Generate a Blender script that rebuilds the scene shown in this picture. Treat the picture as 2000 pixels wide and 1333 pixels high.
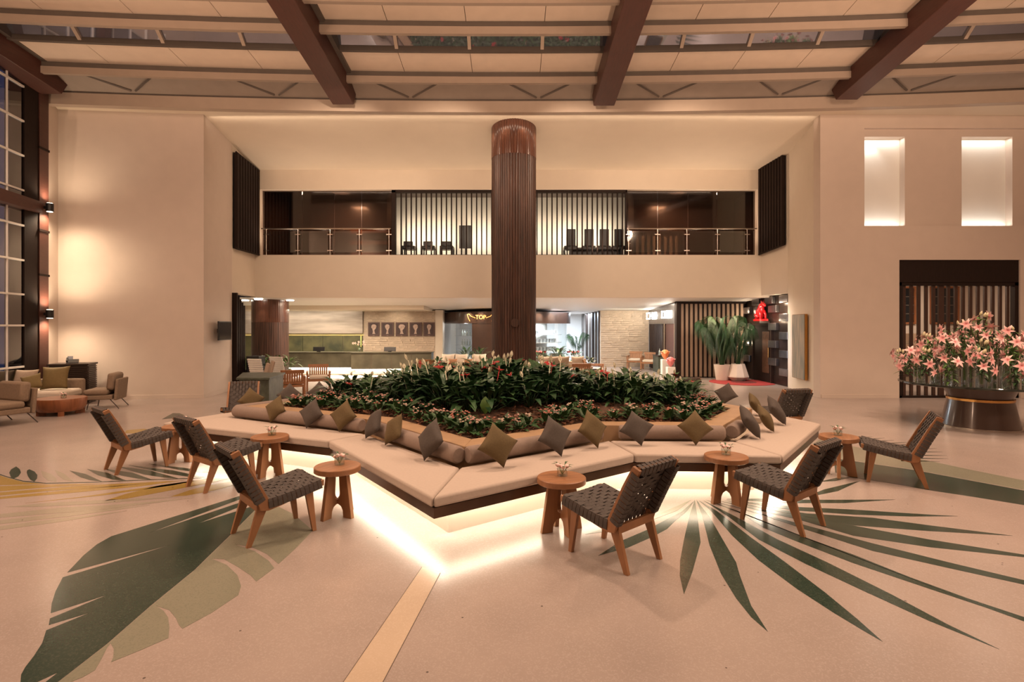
import bpy, math, random
from mathutils import Vector, Matrix, Euler
R = math.radians
rnd = random.Random(7)
for o in list(bpy.data.objects):
    bpy.data.objects.remove(o)
sc = bpy.context.scene
COL = sc.collection

# ------------------------------------------------------------------ camera, world, exposure, large lights
F, CX, HZ, EYE = 1060.0, 1000.0, 637.0, 1.78
cam_d = bpy.data.cameras.new('camera')
cam_d.sensor_width = 36.0
cam_d.lens = F / 2000 * 36
cam_d.shift_y = (HZ - 666.5) / 2000
cam_d.clip_end = 200
cam = bpy.data.objects.new('camera', cam_d)
cam.location = (0, 0, EYE)
cam.rotation_euler = (R(90), 0, 0)
COL.objects.link(cam)
sc.camera = cam
w = bpy.data.worlds.new('night')
w.use_nodes = True
w.node_tree.nodes['Background'].inputs[0].default_value = (0.016, 0.030, 0.070, 1)
w.node_tree.nodes['Background'].inputs[1].default_value = 1.0
sc.world = w
sc.view_settings.view_transform = 'Standard'
sc.view_settings.look = 'None'
sc.view_settings.exposure = 0.25
sc.view_settings.gamma = 1.0
sc.view_settings.use_curve_mapping = False
WARM = (1.0, 0.66, 0.455)
WARM2 = (1.0, 0.735, 0.53)


def light(kind, name, loc, energy, color=WARM, rot=(0, 0, 0), size=1.0, size_y=None, spot=None, blend=0.6, radius=0.1, to=None):
    d = bpy.data.lights.new(name, kind)
    d.energy = energy
    d.color = color
    if kind == 'AREA':
        d.size = size
        if size_y:
            d.shape = 'RECTANGLE'
            d.size_y = size_y
    else:
        d.shadow_soft_size = radius
    if kind == 'SPOT':
        d.spot_size = R(spot)
        d.spot_blend = blend
    o = bpy.data.objects.new(name, d)
    o.location = loc
    o.rotation_euler = rot
    if to is not None:
        o.rotation_euler = (Vector(to) - Vector(loc)).to_track_quat('-Z', 'Y').to_euler()
    COL.objects.link(o)
    return o


# hall downlights under the roof, out of frame; the last two are added fill
for (lx, ly, e) in ((-7.5, 0.5, 200), (7.5, 0.5, 330), (-2.6, 4.6, 90), (3.0, 4.4, 200), (8.2, 5.0, 500), (-7.0, 6.0, 300), (-4.5, 8.0, 420), (0.2, 8.2, 900), (5.2, 8.2, 850), (11.5, 4.0, 400), (9.6, 8.6, 680), (-8.4, 8.6, 620)):
    light('SPOT', 'roof_downlight_and_fill', (lx, ly, 7.7), e, WARM, spot=135, blend=1.0, radius=.18)
# unseen point lights added above the frame as general fill
for (lx, ly, h, e) in ((-7.5, 1.5, 5.2, 330), (0.0, 3.0, 5.8, 60), (8.5, 2.0, 5.2, 420), (-4.5, 5.0, 6.6, 200), (6.0, 5.2, 6.6, 360)):
    light('POINT', 'fill_point', (lx, ly, h), e, WARM, radius=.3)
# unseen spots added low beside the camera to brighten the roof
for (lx, e) in ((-8.5, 2100), (-3.0, 2200), (3.0, 2200), (8.5, 2300)):
    light('SPOT', 'roof_fill_spot', (lx, 0.0, 0.4), e, WARM, spot=62, blend=.9, radius=.15, to=(lx * 1.05, 9.0, 8.6))
light('SPOT', 'roof_spot', (4.2, 2.6, 7.6), 520, WARM2, spot=50, radius=.2, to=(1.2, 4.6, 0))
light('SPOT', 'roof_spot', (-5.0, 2.6, 7.6), 420, WARM, spot=50, radius=.2, to=(-2.4, 5.2, 0))
light('SPOT', 'roof_spot', (8.0, 6.0, 7.6), 620, WARM2, spot=46, radius=.2, to=(8.3, 9.6, .9))
# spots without fixtures, added under the roof to brighten the gallery front
for lx, tx in ((-3.3, -5.6), (-1.2, -2.2), (1.2, 2.2), (3.3, 5.6)):
    light('SPOT', 'gallery_fill_spot', (lx, 10.8, 6.7), 420, WARM2, spot=86, blend=1.0, radius=.06, to=(tx, 16.8, 3.7))
# spots without fixtures, added along the gallery edge to lighten the high soffit
for lx in (-7.15, -6.1, -4.3, -2.5, -.8, .8, 2.6, 4.95, 5.9, 6.85):
    light('SPOT', 'soffit_fill_spot', (lx, 16.66, 4.02), 48, WARM2, rot=(R(172), 0, 0), spot=150, blend=1.0, radius=.05)
light('AREA', 'cove_lamp', (0, 13.45, 6.86), 14, WARM2, rot=(R(100), 0, 0), size=15.0, size_y=.06)

# ------------------------------------------------------------------ helpers


def P(px, py, h=0.0):
    """floor (or height h) point that the photo shows at px, py"""
    z = F * (EYE - h) / (py - HZ)
    return Vector(((px - CX) * z / F, z, h))


def srgb(r, g, b):
    def f(v):
        v /= 255.0
        return v / 12.92 if v <= .04045 else ((v + .055) / 1.055) ** 2.4
    return (f(r), f(g), f(b), 1)


MATS = {}


def mat(name, col, rough=.5, metal=0.0, spec=.5, noise=0.0, nscale=20.0, bump=0.0, bscale=60.0, col2=None, stretch=None, emit=None, estr=0.0, coat=0.0):
    if name in MATS:
        return MATS[name]
    m = bpy.data.materials.new(name)
    m.use_nodes = True
    nt = m.node_tree
    b = nt.nodes['Principled BSDF']
    b.inputs['Base Color'].default_value = col
    b.inputs['Roughness'].default_value = rough
    b.inputs['Metallic'].default_value = metal
    b.inputs['Specular IOR Level'].default_value = spec
    if coat:
        b.inputs['Coat Weight'].default_value = coat
        b.inputs['Coat Roughness'].default_value = .08
    if emit:
        b.inputs['Emission Color'].default_value = emit
        b.inputs['Emission Strength'].default_value = estr
    if noise or bump:
        tc = nt.nodes.new('ShaderNodeTexCoord')
        mp = nt.nodes.new('ShaderNodeMapping')
        if stretch:
            mp.inputs['Scale'].default_value = stretch
        nt.links.new(tc.outputs['Object'], mp.inputs['Vector'])
    if noise:
        n = nt.nodes.new('ShaderNodeTexNoise')
        n.inputs['Scale'].default_value = nscale
        n.inputs['Detail'].default_value = 4
        nt.links.new(mp.outputs[0], n.inputs['Vector'])
        rp = nt.nodes.new('ShaderNodeValToRGB')
        c2 = col2 if col2 else tuple(v * (1 - noise) for v in col[:3]) + (1,)
        rp.color_ramp.elements[0].color = c2
        rp.color_ramp.elements[0].position = .32
        rp.color_ramp.elements[1].color = col
        rp.color_ramp.elements[1].position = .68
        nt.links.new(n.outputs[0], rp.inputs[0])
        nt.links.new(rp.outputs[0], b.inputs['Base Color'])
    if bump:
        n2 = nt.nodes.new('ShaderNodeTexNoise')
        n2.inputs['Scale'].default_value = bscale
        n2.inputs['Detail'].default_value = 3
        nt.links.new(mp.outputs[0], n2.inputs['Vector'])
        bp = nt.nodes.new('ShaderNodeBump')
        bp.inputs['Strength'].default_value = bump
        bp.inputs['Distance'].default_value = .01
        nt.links.new(n2.outputs[0], bp.inputs['Height'])
        nt.links.new(bp.outputs[0], b.inputs['Normal'])
    MATS[name] = m
    return m


def terrazzo(name, col, chip, rough=.2):
    m = mat(name, col, rough=rough, spec=.3, noise=.12, nscale=1.3)
    nt = m.node_tree
    b = nt.nodes['Principled BSDF']
    base = b.inputs['Base Color'].links[0].from_socket
    tc = nt.nodes.new('ShaderNodeTexCoord')
    v = nt.nodes.new('ShaderNodeTexVoronoi')
    v.inputs['Scale'].default_value = 130
    nt.links.new(tc.outputs['Object'], v.inputs['Vector'])
    sep = nt.nodes.new('ShaderNodeSeparateColor')
    nt.links.new(v.outputs['Color'], sep.inputs[0])
    rp = nt.nodes.new('ShaderNodeValToRGB')
    rp.color_ramp.elements[0].position = .6
    rp.color_ramp.elements[0].color = (0, 0, 0, 1)
    rp.color_ramp.elements[1].position = .95
    rp.color_ramp.elements[1].color = (.38, .38, .38, 1)
    nt.links.new(sep.outputs[0], rp.inputs[0])
    mx = nt.nodes.new('ShaderNodeMix')
    mx.data_type = 'RGBA'
    nt.links.new(rp.outputs[0], mx.inputs['Factor'])
    nt.links.new(base, mx.inputs[6])
    mx.inputs[7].default_value = chip
    # scattered dark stones
    v2 = nt.nodes.new('ShaderNodeTexVoronoi')
    v2.inputs['Scale'].default_value = 4.5
    nt.links.new(tc.outputs['Object'], v2.inputs['Vector'])
    lt = nt.nodes.new('ShaderNodeMath')
    lt.operation = 'LESS_THAN'
    lt.inputs[1].default_value = .035
    nt.links.new(v2.outputs['Distance'], lt.inputs[0])
    mx2 = nt.nodes.new('ShaderNodeMix')
    mx2.data_type = 'RGBA'
    nt.links.new(lt.outputs[0], mx2.inputs['Factor'])
    nt.links.new(mx.outputs[2], mx2.inputs[6])
    mx2.inputs[7].default_value = tuple(c * .3 for c in col[:3]) + (1,)
    nt.links.new(mx2.outputs[2], b.inputs['Base Color'])
    return m


def glassy(name, tint, gloss=.12, rough=.02, fresnel=True):
    m = bpy.data.materials.new(name)
    m.use_nodes = True
    nt = m.node_tree
    nt.nodes.remove(nt.nodes['Principled BSDF'])
    out = nt.nodes['Material Output']
    t = nt.nodes.new('ShaderNodeBsdfTransparent')
    t.inputs[0].default_value = tint
    g = nt.nodes.new('ShaderNodeBsdfGlossy')
    g.inputs['Roughness'].default_value = rough
    mx = nt.nodes.new('ShaderNodeMixShader')
    if fresnel:
        lw = nt.nodes.new('ShaderNodeLayerWeight')
        lw.inputs[0].default_value = .35
        ad = nt.nodes.new('ShaderNodeMath')
        ad.operation = 'MULTIPLY_ADD'
        ad.inputs[1].default_value = .6
        ad.inputs[2].default_value = gloss
        nt.links.new(lw.outputs['Facing'], ad.inputs[0])
        nt.links.new(ad.outputs[0], mx.inputs[0])
    else:
        mx.inputs[0].default_value = gloss
    nt.links.new(t.outputs[0], mx.inputs[1])
    nt.links.new(g.outputs[0], mx.inputs[2])
    nt.links.new(mx.outputs[0], out.inputs[0])
    MATS[name] = m
    return m


class MB:
    def __init__(s):
        s.v, s.f = [], []

    def add(s, vs, fs):
        k = len(s.v)
        s.v += [tuple(v) for v in vs]
        s.f += [tuple(i + k for i in f) for f in fs]
        return s

    def box(s, x0, x1, y0, y1, z0, z1, M=None):
        vs = [Vector((x, y, z)) for z in (z0, z1) for (x, y) in ((x0, y0), (x1, y0), (x1, y1), (x0, y1))]
        if M:
            vs = [M @ v for v in vs]
        return s.add(vs, [(3, 2, 1, 0), (4, 5, 6, 7), (0, 1, 5, 4), (1, 2, 6, 5), (2, 3, 7, 6), (3, 0, 4, 7)])

    def cbox(s, c, d, M=None):
        return s.box(c[0] - d[0] / 2, c[0] + d[0] / 2, c[1] - d[1] / 2, c[1] + d[1] / 2, c[2] - d[2] / 2, c[2] + d[2] / 2, M)

    def prism(s, poly, z0, z1, M=None, ztop=None):
        a = sum(poly[i][0] * poly[(i + 1) % len(poly)][1] - poly[(i + 1) % len(poly)][0] * poly[i][1] for i in range(len(poly)))
        if a < 0:
            poly = poly[::-1]
        n = len(poly)
        vs = [Vector((p[0], p[1], z0)) for p in poly] + [Vector((p[0], p[1], z1)) for p in poly]
        if M:
            vs = [M @ v for v in vs]
        fs = [tuple(range(n - 1, -1, -1)), tuple(range(n, 2 * n))]
        fs += [(i, (i + 1) % n, n + (i + 1) % n, n + i) for i in range(n)]
        return s.add(vs, fs)

    def slab(s, poly, y0, y1):
        """polygon in the x-z plane given thickness along y"""
        M = Matrix(((1, 0, 0, 0), (0, 0, 1, 0), (0, 1, 0, 0), (0, 0, 0, 1)))
        return s.prism([(p[0], p[1]) for p in poly][::-1], y0, y1, M) if False else s._slab(poly, y0, y1)

    def _slab(s, poly, y0, y1):
        a = sum(poly[i][0] * poly[(i + 1) % len(poly)][1] - poly[(i + 1) % len(poly)][0] * poly[i][1] for i in range(len(poly)))
        if a < 0:
            poly = poly[::-1]
        n = len(poly)
        vs = [(p[0], y0, p[1]) for p in poly] + [(p[0], y1, p[1]) for p in poly]
        fs = [tuple(range(n)), tuple(range(2 * n - 1, n - 1, -1))]
        fs += [(i, n + i, n + (i + 1) % n, (i + 1) % n) for i in range(n)]
        return s.add(vs, fs)

    def cyl(s, p0, p1, r0, r1=None, n=12):
        r1 = r0 if r1 is None else r1
        p0, p1 = Vector(p0), Vector(p1)
        q = (p1 - p0).to_track_quat('Z', 'Y')
        vs = []
        for p, r in ((p0, r0), (p1, r1)):
            for i in range(n):
                a = 2 * math.pi * i / n
                vs.append(p + q @ Vector((r * math.cos(a), r * math.sin(a), 0)))
        fs = [tuple(range(n - 1, -1, -1)), tuple(range(n, 2 * n))]
        fs += [(i, (i + 1) % n, n + (i + 1) % n, n + i) for i in range(n)]
        return s.add(vs, fs)

    def tube(s, pts, r, n=6):
        pts = [Vector(p) for p in pts]
        k0 = len(s.v)
        m = len(pts)
        for i, p in enumerate(pts):
            d = (pts[min(i + 1, m - 1)] - pts[max(i - 1, 0)])
            q = d.to_track_quat('Z', 'Y')
            rr = r[i] if isinstance(r, (list, tuple)) else r
            for j in range(n):
                a = 2 * math.pi * j / n
                s.v.append(tuple(p + q @ Vector((rr * math.cos(a), rr * math.sin(a), 0))))
        for i in range(m - 1):
            for j in range(n):
                s.f.append((k0 + i * n + j, k0 + i * n + (j + 1) % n, k0 + (i + 1) * n + (j + 1) % n, k0 + (i + 1) * n + j))
        s.f.append(tuple(k0 + j for j in range(n - 1, -1, -1)))
        s.f.append(tuple(k0 + (m - 1) * n + j for j in range(n)))
        return s

    def lathe(s, prof, n=24, c=(0, 0), flute=0.0, a0=0.0, a1=None):
        k0 = len(s.v)
        full = a1 is None
        cnt = n if full else n + 1
        for (r, z) in prof:
            for j in range(cnt):
                a = a0 + (2 * math.pi * j / n if full else (a1 - a0) * j / n)
                rr = r - (flute if (j % 3 == 0) else 0)
                s.v.append((c[0] + rr * math.cos(a), c[1] + rr * math.sin(a), z))
        for i in range(len(prof) - 1):
            for j in range(n):
                j2 = (j + 1) % n if full else j + 1
                s.f.append((k0 + i * cnt + j, k0 + i * cnt + j2, k0 + (i + 1) * cnt + j2, k0 + (i + 1) * cnt + j))
        if full:
            if prof[0][0] > 1e-4:
                s.f.append(tuple(k0 + j for j in range(n - 1, -1, -1)))
            if prof[-1][0] > 1e-4:
                s.f.append(tuple(k0 + (len(prof) - 1) * n + j for j in range(n)))
        return s

    def ribbon(s, pts, wv, th, nv=None):
        """strap through pts; wv half-width vector, th thickness along the normal"""
        pts = [Vector(p) for p in pts]
        wv = Vector(wv)
        k0 = len(s.v)
        m = len(pts)
        for i, p in enumerate(pts):
            d = (pts[min(i + 1, m - 1)] - pts[max(i - 1, 0)]).normalized()
            nn = wv.normalized().cross(d).normalized() * th
            for q in (p - wv, p + wv, p + wv + nn, p - wv + nn):
                s.v.append(tuple(q))
        for i in range(m - 1):
            for j in range(4):
                s.f.append((k0 + i * 4 + j, k0 + (i + 1) * 4 + j, k0 + (i + 1) * 4 + (j + 1) % 4, k0 + i * 4 + (j + 1) % 4))
        s.f.append((k0, k0 + 1, k0 + 2, k0 + 3))
        e = k0 + (m - 1) * 4
        s.f.append((e + 3, e + 2, e + 1, e))
        return s

    def leaf(s, base, direc, up, L, W, droop=.3, seg=4, fold=.15):
        """a leaf blade of two halves folded along the midrib"""
        d, u = Vector(direc).normalized(), Vector(up).normalized()
        side = d.cross(u).normalized()
        u = side.cross(d).normalized()
        k0 = len(s.v)
        prof = [0.12, .75, 1.0, .72, .0] if seg == 4 else [.25, 1.0, 0]
        for i in range(seg + 1):
            t = i / seg
            c = Vector(base) + d * (L * t) + u * (L * (.12 * math.sin(t * 3.1) - droop * t * t))
            w_ = W * .5 * prof[i]
            s.v += [tuple(c - side * w_ + u * (fold * w_)), tuple(c), tuple(c + side * w_ + u * (fold * w_))]
        for i in range(seg):
            a, b = k0 + i * 3, k0 + (i + 1) * 3
            s.f += [(a, a + 1, b + 1, b), (a + 1, a + 2, b + 2, b + 1)]
        return s

    def mesh(s, name, m, smooth=False):
        me = bpy.data.meshes.new(name)
        me.from_pydata(s.v, [], s.f)
        me.validate()
        if m:
            me.materials.append(m)
        if smooth:
            me.polygons.foreach_set('use_smooth', [True] * len(me.polygons))
            if smooth == 'auto':
                me.set_sharp_from_angle(angle=R(35))
        me.update()
        return me

    def build(s, name, m, parent=None, loc=(0, 0, 0), rot=(0, 0, 0), smooth=False, bevel=0.0, subd=0):
        o = put(name, s.mesh(name, m, smooth), parent, loc, rot)
        if bevel:
            b = o.modifiers.new('bevel', 'BEVEL')
            b.width = bevel
            b.segments = 2
            b.limit_method = 'ANGLE'
        if subd:
            b = o.modifiers.new('subd', 'SUBSURF')
            b.levels = b.render_levels = subd
        return o


CH = {}


def put(name, me, parent=None, loc=(0, 0, 0), rot=(0, 0, 0), scale=None):
    o = bpy.data.objects.new(name, me)
    COL.objects.link(o)
    o.location = loc
    o.rotation_euler = rot
    if scale:
        o.scale = scale
    if parent:
        o.parent = parent
        CH.setdefault(parent.name, []).append(o)
        if name in ('flower_cluster', 'flowers', 'leaves', 'buds', 'stems', 'foliage'):
            o['kind'] = 'stuff'   # tiny joined pieces
    return o


def tag(o, label, cat, group=None):
    o['label'] = label
    o['category'] = cat
    if group:
        o['group'] = group
    return o


def thing(name, label, cat, loc=(0, 0, 0), rotz=0.0, group=None):
    o = put(name, None, None, loc, (0, 0, rotz))
    o.empty_display_size = .1
    return tag(o, label, cat, group)


def struct(o):
    o['kind'] = 'structure'
    return o


def dup(o, loc=None, rot=None, label=None, group=None, parent=None, scale=None):
    c = o.copy()
    COL.objects.link(c)
    if parent:
        c.parent = parent
        CH.setdefault(parent.name, []).append(c)
    if loc is not None:
        c.location = loc
    if rot is not None:
        c.rotation_euler = rot
    if scale is not None:
        c.scale = (scale,) * 3
    if label:
        c['label'] = label
    if group:
        c['group'] = group
    for k in list(CH.get(o.name, [])):
        dup(k, parent=c)
    return c


def text_mesh(name, body, m, size, extrude=.01):
    cu = bpy.data.curves.new(name, 'FONT')
    cu.body = body
    cu.size = size
    cu.extrude = extrude
    cu.align_x = 'CENTER'
    cu.align_y = 'CENTER'
    t = bpy.data.objects.new(name, cu)
    COL.objects.link(t)
    bpy.context.view_layer.update()
    me = bpy.data.meshes.new_from_object(t.evaluated_get(bpy.context.evaluated_depsgraph_get()))
    bpy.data.objects.remove(t)
    bpy.data.curves.remove(cu)
    me.name = name
    me.materials.clear()
    me.materials.append(m)
    return me


def offset(poly, d):
    """move each vertex of a closed polygon inward by d (mitred)"""
    n = len(poly)
    a = sum(poly[i][0] * poly[(i + 1) % n][1] - poly[(i + 1) % n][0] * poly[i][1] for i in range(n))
    sg = 1 if a > 0 else -1
    out = []
    for i in range(n):
        p0, p1, p2 = Vector(poly[i - 1][:2]), Vector(poly[i][:2]), Vector(poly[(i + 1) % n][:2])
        d1, d2 = (p1 - p0).normalized(), (p2 - p1).normalized()
        n1, n2 = Vector((-d1.y, d1.x)) * sg, Vector((-d2.y, d2.x)) * sg
        b = (n1 + n2)
        b = b.normalized() / max(.4, b.normalized().dot(n1))
        q = p1 + b * d
        out.append((q.x, q.y))
    return out


def inside(pt, poly):
    x, y = pt[0], pt[1]
    r = False
    n = len(poly)
    for i in range(n):
        (x0, y0), (x1, y1) = poly[i][:2], poly[i - 1][:2]
        if (y0 > y) != (y1 > y) and x < (x1 - x0) * (y - y0) / (y1 - y0) + x0:
            r = not r
    return r


# ------------------------------------------------------------------ materials
M_FLOOR = terrazzo('terrazzo_cream', (.385, .322, .29, 1), (.475, .41, .38, 1), .21)
M_GREEN = terrazzo('terrazzo_green', (.029, .051, .037, 1), (.085, .10, .075, 1), .2)
M_SAGE = terrazzo('terrazzo_sage', (.25, .25, .19, 1), (.14, .16, .12, 1), .2)
M_OLIVE = terrazzo('terrazzo_olive', (.33, .23, .06, 1), (.4, .3, .12, 1), .2)
M_SAND = terrazzo('terrazzo_sand', (.56, .45, .34, 1), (.6, .5, .4, 1), .2)
M_PALE = terrazzo('terrazzo_pale_grey', (.33, .30, .24, 1), (.4, .37, .3, 1), .2)
M_JOINT = mat('joint', (.1, .07, .05, 1), .6)
M_WALL = mat('plaster', (.60, .51, .44, 1), .75, noise=.04, nscale=3, bump=.05, bscale=90)
M_WALLW = mat('plaster_light', (.66, .58, .48, 1), .7, noise=.03, nscale=3)
M_CEIL = mat('ceiling_paint', (.66, .58, .47, 1), .8, noise=.03, nscale=2)
M_PANEL = mat('roof_panel', (.64, .53, .43, 1), .55, noise=.06, nscale=4)
M_STEEL = mat('painted_steel', (.40, .32, .255, 1), .5, noise=.05, nscale=5)
M_PURLIN = mat('purlin_paint', (.31, .245, .195, 1), .5, noise=.05, nscale=5)
M_ENDP = mat('end_panel_paint', (.27, .225, .19, 1), .6, noise=.08, nscale=4)
M_GREYST = mat('grey_steel', (.09, .072, .06, 1), .5, noise=.1, nscale=5)
M_BEAM = mat('red_brown_beam', (.075, .025, .017, 1), .5, noise=.25, nscale=6, stretch=(6, .5, 6))
M_DKWOOD = mat('dark_slat_wood', (.020, .011, .008, 1), .7, spec=.2, noise=.3, nscale=12, stretch=(8, 8, .6))
M_COLUMN = mat('column_wood', (.095, .042, .027, 1), .5, noise=.8, nscale=9, stretch=(5, 5, .15))
M_COLUMN2 = mat('column_wood_top', (.115, .045, .028, 1), .24, noise=.45, nscale=9, stretch=(5, 5, .15), coat=.4)
M_TEAK = mat('teak', (.36, .168, .074, 1), .45, noise=.3, nscale=10, stretch=(1, 1, .2))
M_TEAK2 = mat('teak_top', (.36, .17, .08, 1), .4, noise=.3, nscale=10, stretch=(.3, 3, 1))
M_STRAP = mat('woven_strap', (.085, .071, .064, 1), .8, noise=.3, nscale=60)
M_CUSH = mat('oat_linen', (.50, .42, .36, 1), .9, noise=.06, nscale=40, bump=.15, bscale=300)
M_BOLST = mat('taupe_linen', (.27, .205, .17, 1), .9, noise=.1, nscale=40, bump=.2, bscale=250)
M_PIL_O = mat('olive_cotton', (.135, .095, .042, 1), .9, noise=.15, nscale=50, bump=.2, bscale=300)
M_PIL_G = mat('charcoal_cotton', (.092, .076, .066, 1), .9, noise=.15, nscale=50, bump=.2, bscale=300)
M_BRONZE = mat('bronze_rim', (.14, .09, .065, 1), .3, metal=.85, noise=.25, nscale=4)
M_PLINTH = mat('plinth_paint', (.66, .58, .47, 1), .6, noise=.03, nscale=5)
M_LED = mat('led', (1, .9, .7, 1), emit=(1, .88, .72, 1), estr=9)
M_LED2 = mat('led_soft', (1, .9, .7, 1), emit=(1, .85, .64, 1), estr=6)
M_GLOW = mat('added_glow', (1, .9, .75, 1), emit=(1, .88, .71, 1), estr=14)
M_LEDGE = mat('ledge_stone', (.40, .26, .15, 1), .5, noise=.15, nscale=6)
M_SOIL = mat('soil', (.11, .055, .032, 1), .95, noise=.5, nscale=25, bump=.6, bscale=40)
M_BARK = mat('bark', (.20, .085, .042, 1), .9, noise=.5, nscale=30)
M_LEAF = mat('leaf_dark', (.026, .085, .030, 1), .38, noise=.5, nscale=9)
M_LEAF2 = mat('leaf_mid', (.045, .12, .038, 1), .42, noise=.5, nscale=9)
M_LEAF3 = mat('leaf_bright', (.09, .19, .03, 1), .45, noise=.4, nscale=9)
M_SPATHE = mat('spathe_white', (.78, .75, .58, 1), .6, noise=.1, nscale=20)
M_RED = mat('anthurium_red', (.42, .018, .022, 1), .3, noise=.2, nscale=20)
M_PINKF = mat('small_pink_flower', (.55, .30, .25, 1), .7, noise=.4, nscale=30)
M_LILY = mat('lily_pink', (.72, .26, .25, 1), .55, noise=.0)
M_BUD = mat('lily_bud', (.62, .55, .35, 1), .6, noise=.2, nscale=30)
M_STEM = mat('stem', (.09, .17, .04, 1), .5, noise=.2, nscale=30)
M_BLACK = mat('black_plastic', (.012, .012, .013, 1), .35, noise=.1, nscale=30)
M_SCREEN = mat('dark_screen', (.008, .010, .013, 1), .12, noise=.1, nscale=5)
M_CHROME = mat('brushed_steel', (.55, .50, .45, 1), .25, metal=1.0, noise=.05, nscale=40)
M_GOLD = mat('brass', (.60, .33, .11, 1), .25, metal=1.0, noise=.1, nscale=30)
M_BROWNM = mat('brown_lacquer', (.07, .038, .028, 1), .28, noise=.1, nscale=5, coat=.3)
M_DKSTONE = mat('dark_polished_stone', (.03, .035, .03, 1), .08, noise=.5, nscale=12)
M_GRSTONE = mat('green_grey_stone', (.10, .095, .066, 1), .35, noise=.45, nscale=2.5)
M_GRMARB = mat('green_marble', (.07, .085, .06, 1), .45, noise=.6, nscale=7)
M_WHITE = mat('white_paint', (.72, .70, .66, 1), .5, noise=.03, nscale=10)
M_NICHE = mat('niche_paint', (.80, .79, .74, 1), .7, noise=.02, nscale=4)
M_TAUPE = mat('taupe_upholstery', (.25, .18, .125, 1), .85, noise=.15, nscale=30, bump=.15, bscale=200)
M_OLIVE2 = mat('olive_velvet', (.18, .125, .045, 1), .8, noise=.15, nscale=20)
M_LTPIL = mat('beige_cushion', (.38, .29, .22, 1), .9, noise=.1, nscale=30)
M_CREAM = mat('cream_cushion', (.62, .54, .45, 1), .9, noise=.05, nscale=30)
M_CHESTN = mat('chestnut_wood', (.30, .105, .04, 1), .4, noise=.35, nscale=7, stretch=(3, 3, .4))
M_WENGE = mat('wenge', (.032, .017, .012, 1), .4, noise=.3, nscale=15)
M_LTWOOD = mat('pale_wood_slat', (.34, .24, .17, 1), .5, noise=.2, nscale=10, stretch=(5, 5, .4))
M_OAK = mat('oak', (.34, .15, .065, 1), .5, noise=.25, nscale=12)
M_STONE = mat('split_stone', (.56, .45, .35, 1), .85, noise=.25, nscale=8, bump=.5, bscale=30)
M_DKBRON = mat('dark_bronze_wall', (.05, .032, .026, 1), .35, metal=.5, noise=.4, nscale=3)
M_METBLK = mat('pewter_block', (.25, .24, .25, 1), .3, metal=.9, noise=.2, nscale=5)
M_REDS = mat('red_lacquer', (.55, .012, .015, 1), .2, noise=.1, nscale=8, coat=.5)
M_RUG = mat('red_rug', (.34, .03, .03, 1), .95, noise=.2, nscale=40)
M_RUG2 = mat('dark_red_rug', (.13, .015, .015, 1), .95, noise=.2, nscale=40)
M_POT = mat('white_ceramic', (.66, .58, .50, 1), .4, noise=.05, nscale=8)
M_GLASS = glassy('clear_glass', (.93, .96, .95, 1), .05)
M_DKGLASS = glassy('smoked_glass', (.42, .34, .28, 1), .06, rough=.06)
M_NIGHTG = glassy('night_glass', (.5, .55, .65, 1), .03)
M_SKYG = mat('mirror_glass', (.34, .36, .44, 1), .03, metal=.85, noise=.03, nscale=2)
# ------------------------------------------------------------------ room shell
def st(name, mb, m, parent=None, **k):
    o = mb.build(name, m, parent, **k)
    if not parent:
        struct(o)
    return o


def holed(name, x0, x1, z0, z1, y, th, holes, m):
    """wall standing across the view with rectangular openings (x0, x1, z0, z1)"""
    mb = MB()
    xs = sorted({x0, x1} | {h[0] for h in holes} | {h[1] for h in holes})
    for a, b in zip(xs, xs[1:]):
        cuts = sorted([(h[2], h[3]) for h in holes if h[0] < (a + b) / 2 < h[1]])
        z = z0
        for c, d in cuts:
            if c > z:
                mb.box(a, b, y, y + th, z, c)
            z = d
        if z1 > z:
            mb.box(a, b, y, y + th, z, z1)
    return st(name, mb, m)


floor = st('floor', MB().box(-18, 18, -6, 42, -.25, 0), M_FLOOR)
floor['label'] = 'polished cream terrazzo floor with leaf inlays'

# left: main wall, angled pier, strip beside the window
st('wall_left', MB().prism([(-7.60, 13.38), (-10.94, 13.08), (-10.70, 12.4), (-11.6, 12.4), (-11.6, 16.9), (-7.74, 15.0)], 0, 7.6), M_WALL)
st('baseboard_left', MB().prism([(-7.58, 13.36), (-10.90, 13.06), (-10.90, 13.1), (-7.6, 13.4)], 0, .09).prism([(-7.58, 13.36), (-7.72, 15.0), (-7.76, 15.0), (-7.62, 13.38)], 0, .09), M_WALL)
# right: wall with doorway and high niches, angled pier
NICHE = (8.69, 13.2, 4.25, 6.66)
DOORW = (9.55, 12.53, 0, 3.41)
holed('wall_right', 7.60, 16.2, 0, 7.6, 13.38, .3, [NICHE, DOORW], M_WALL)
st('wall_right', MB().prism([(7.60, 13.38), (7.60, 13.68), (8.45, 18.6), (8.6, 18.6), (8.6, 15.7), (7.98, 15.7)], 0, 7.6) if False else MB().prism([(7.60, 13.38), (7.98, 15.7), (8.30, 15.7), (7.95, 13.6)], 0, 7.6), M_WALLW)
st('baseboard_right', MB().box(7.62, 9.53, 13.355, 13.38, 0, .09), M_WALL)
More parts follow.
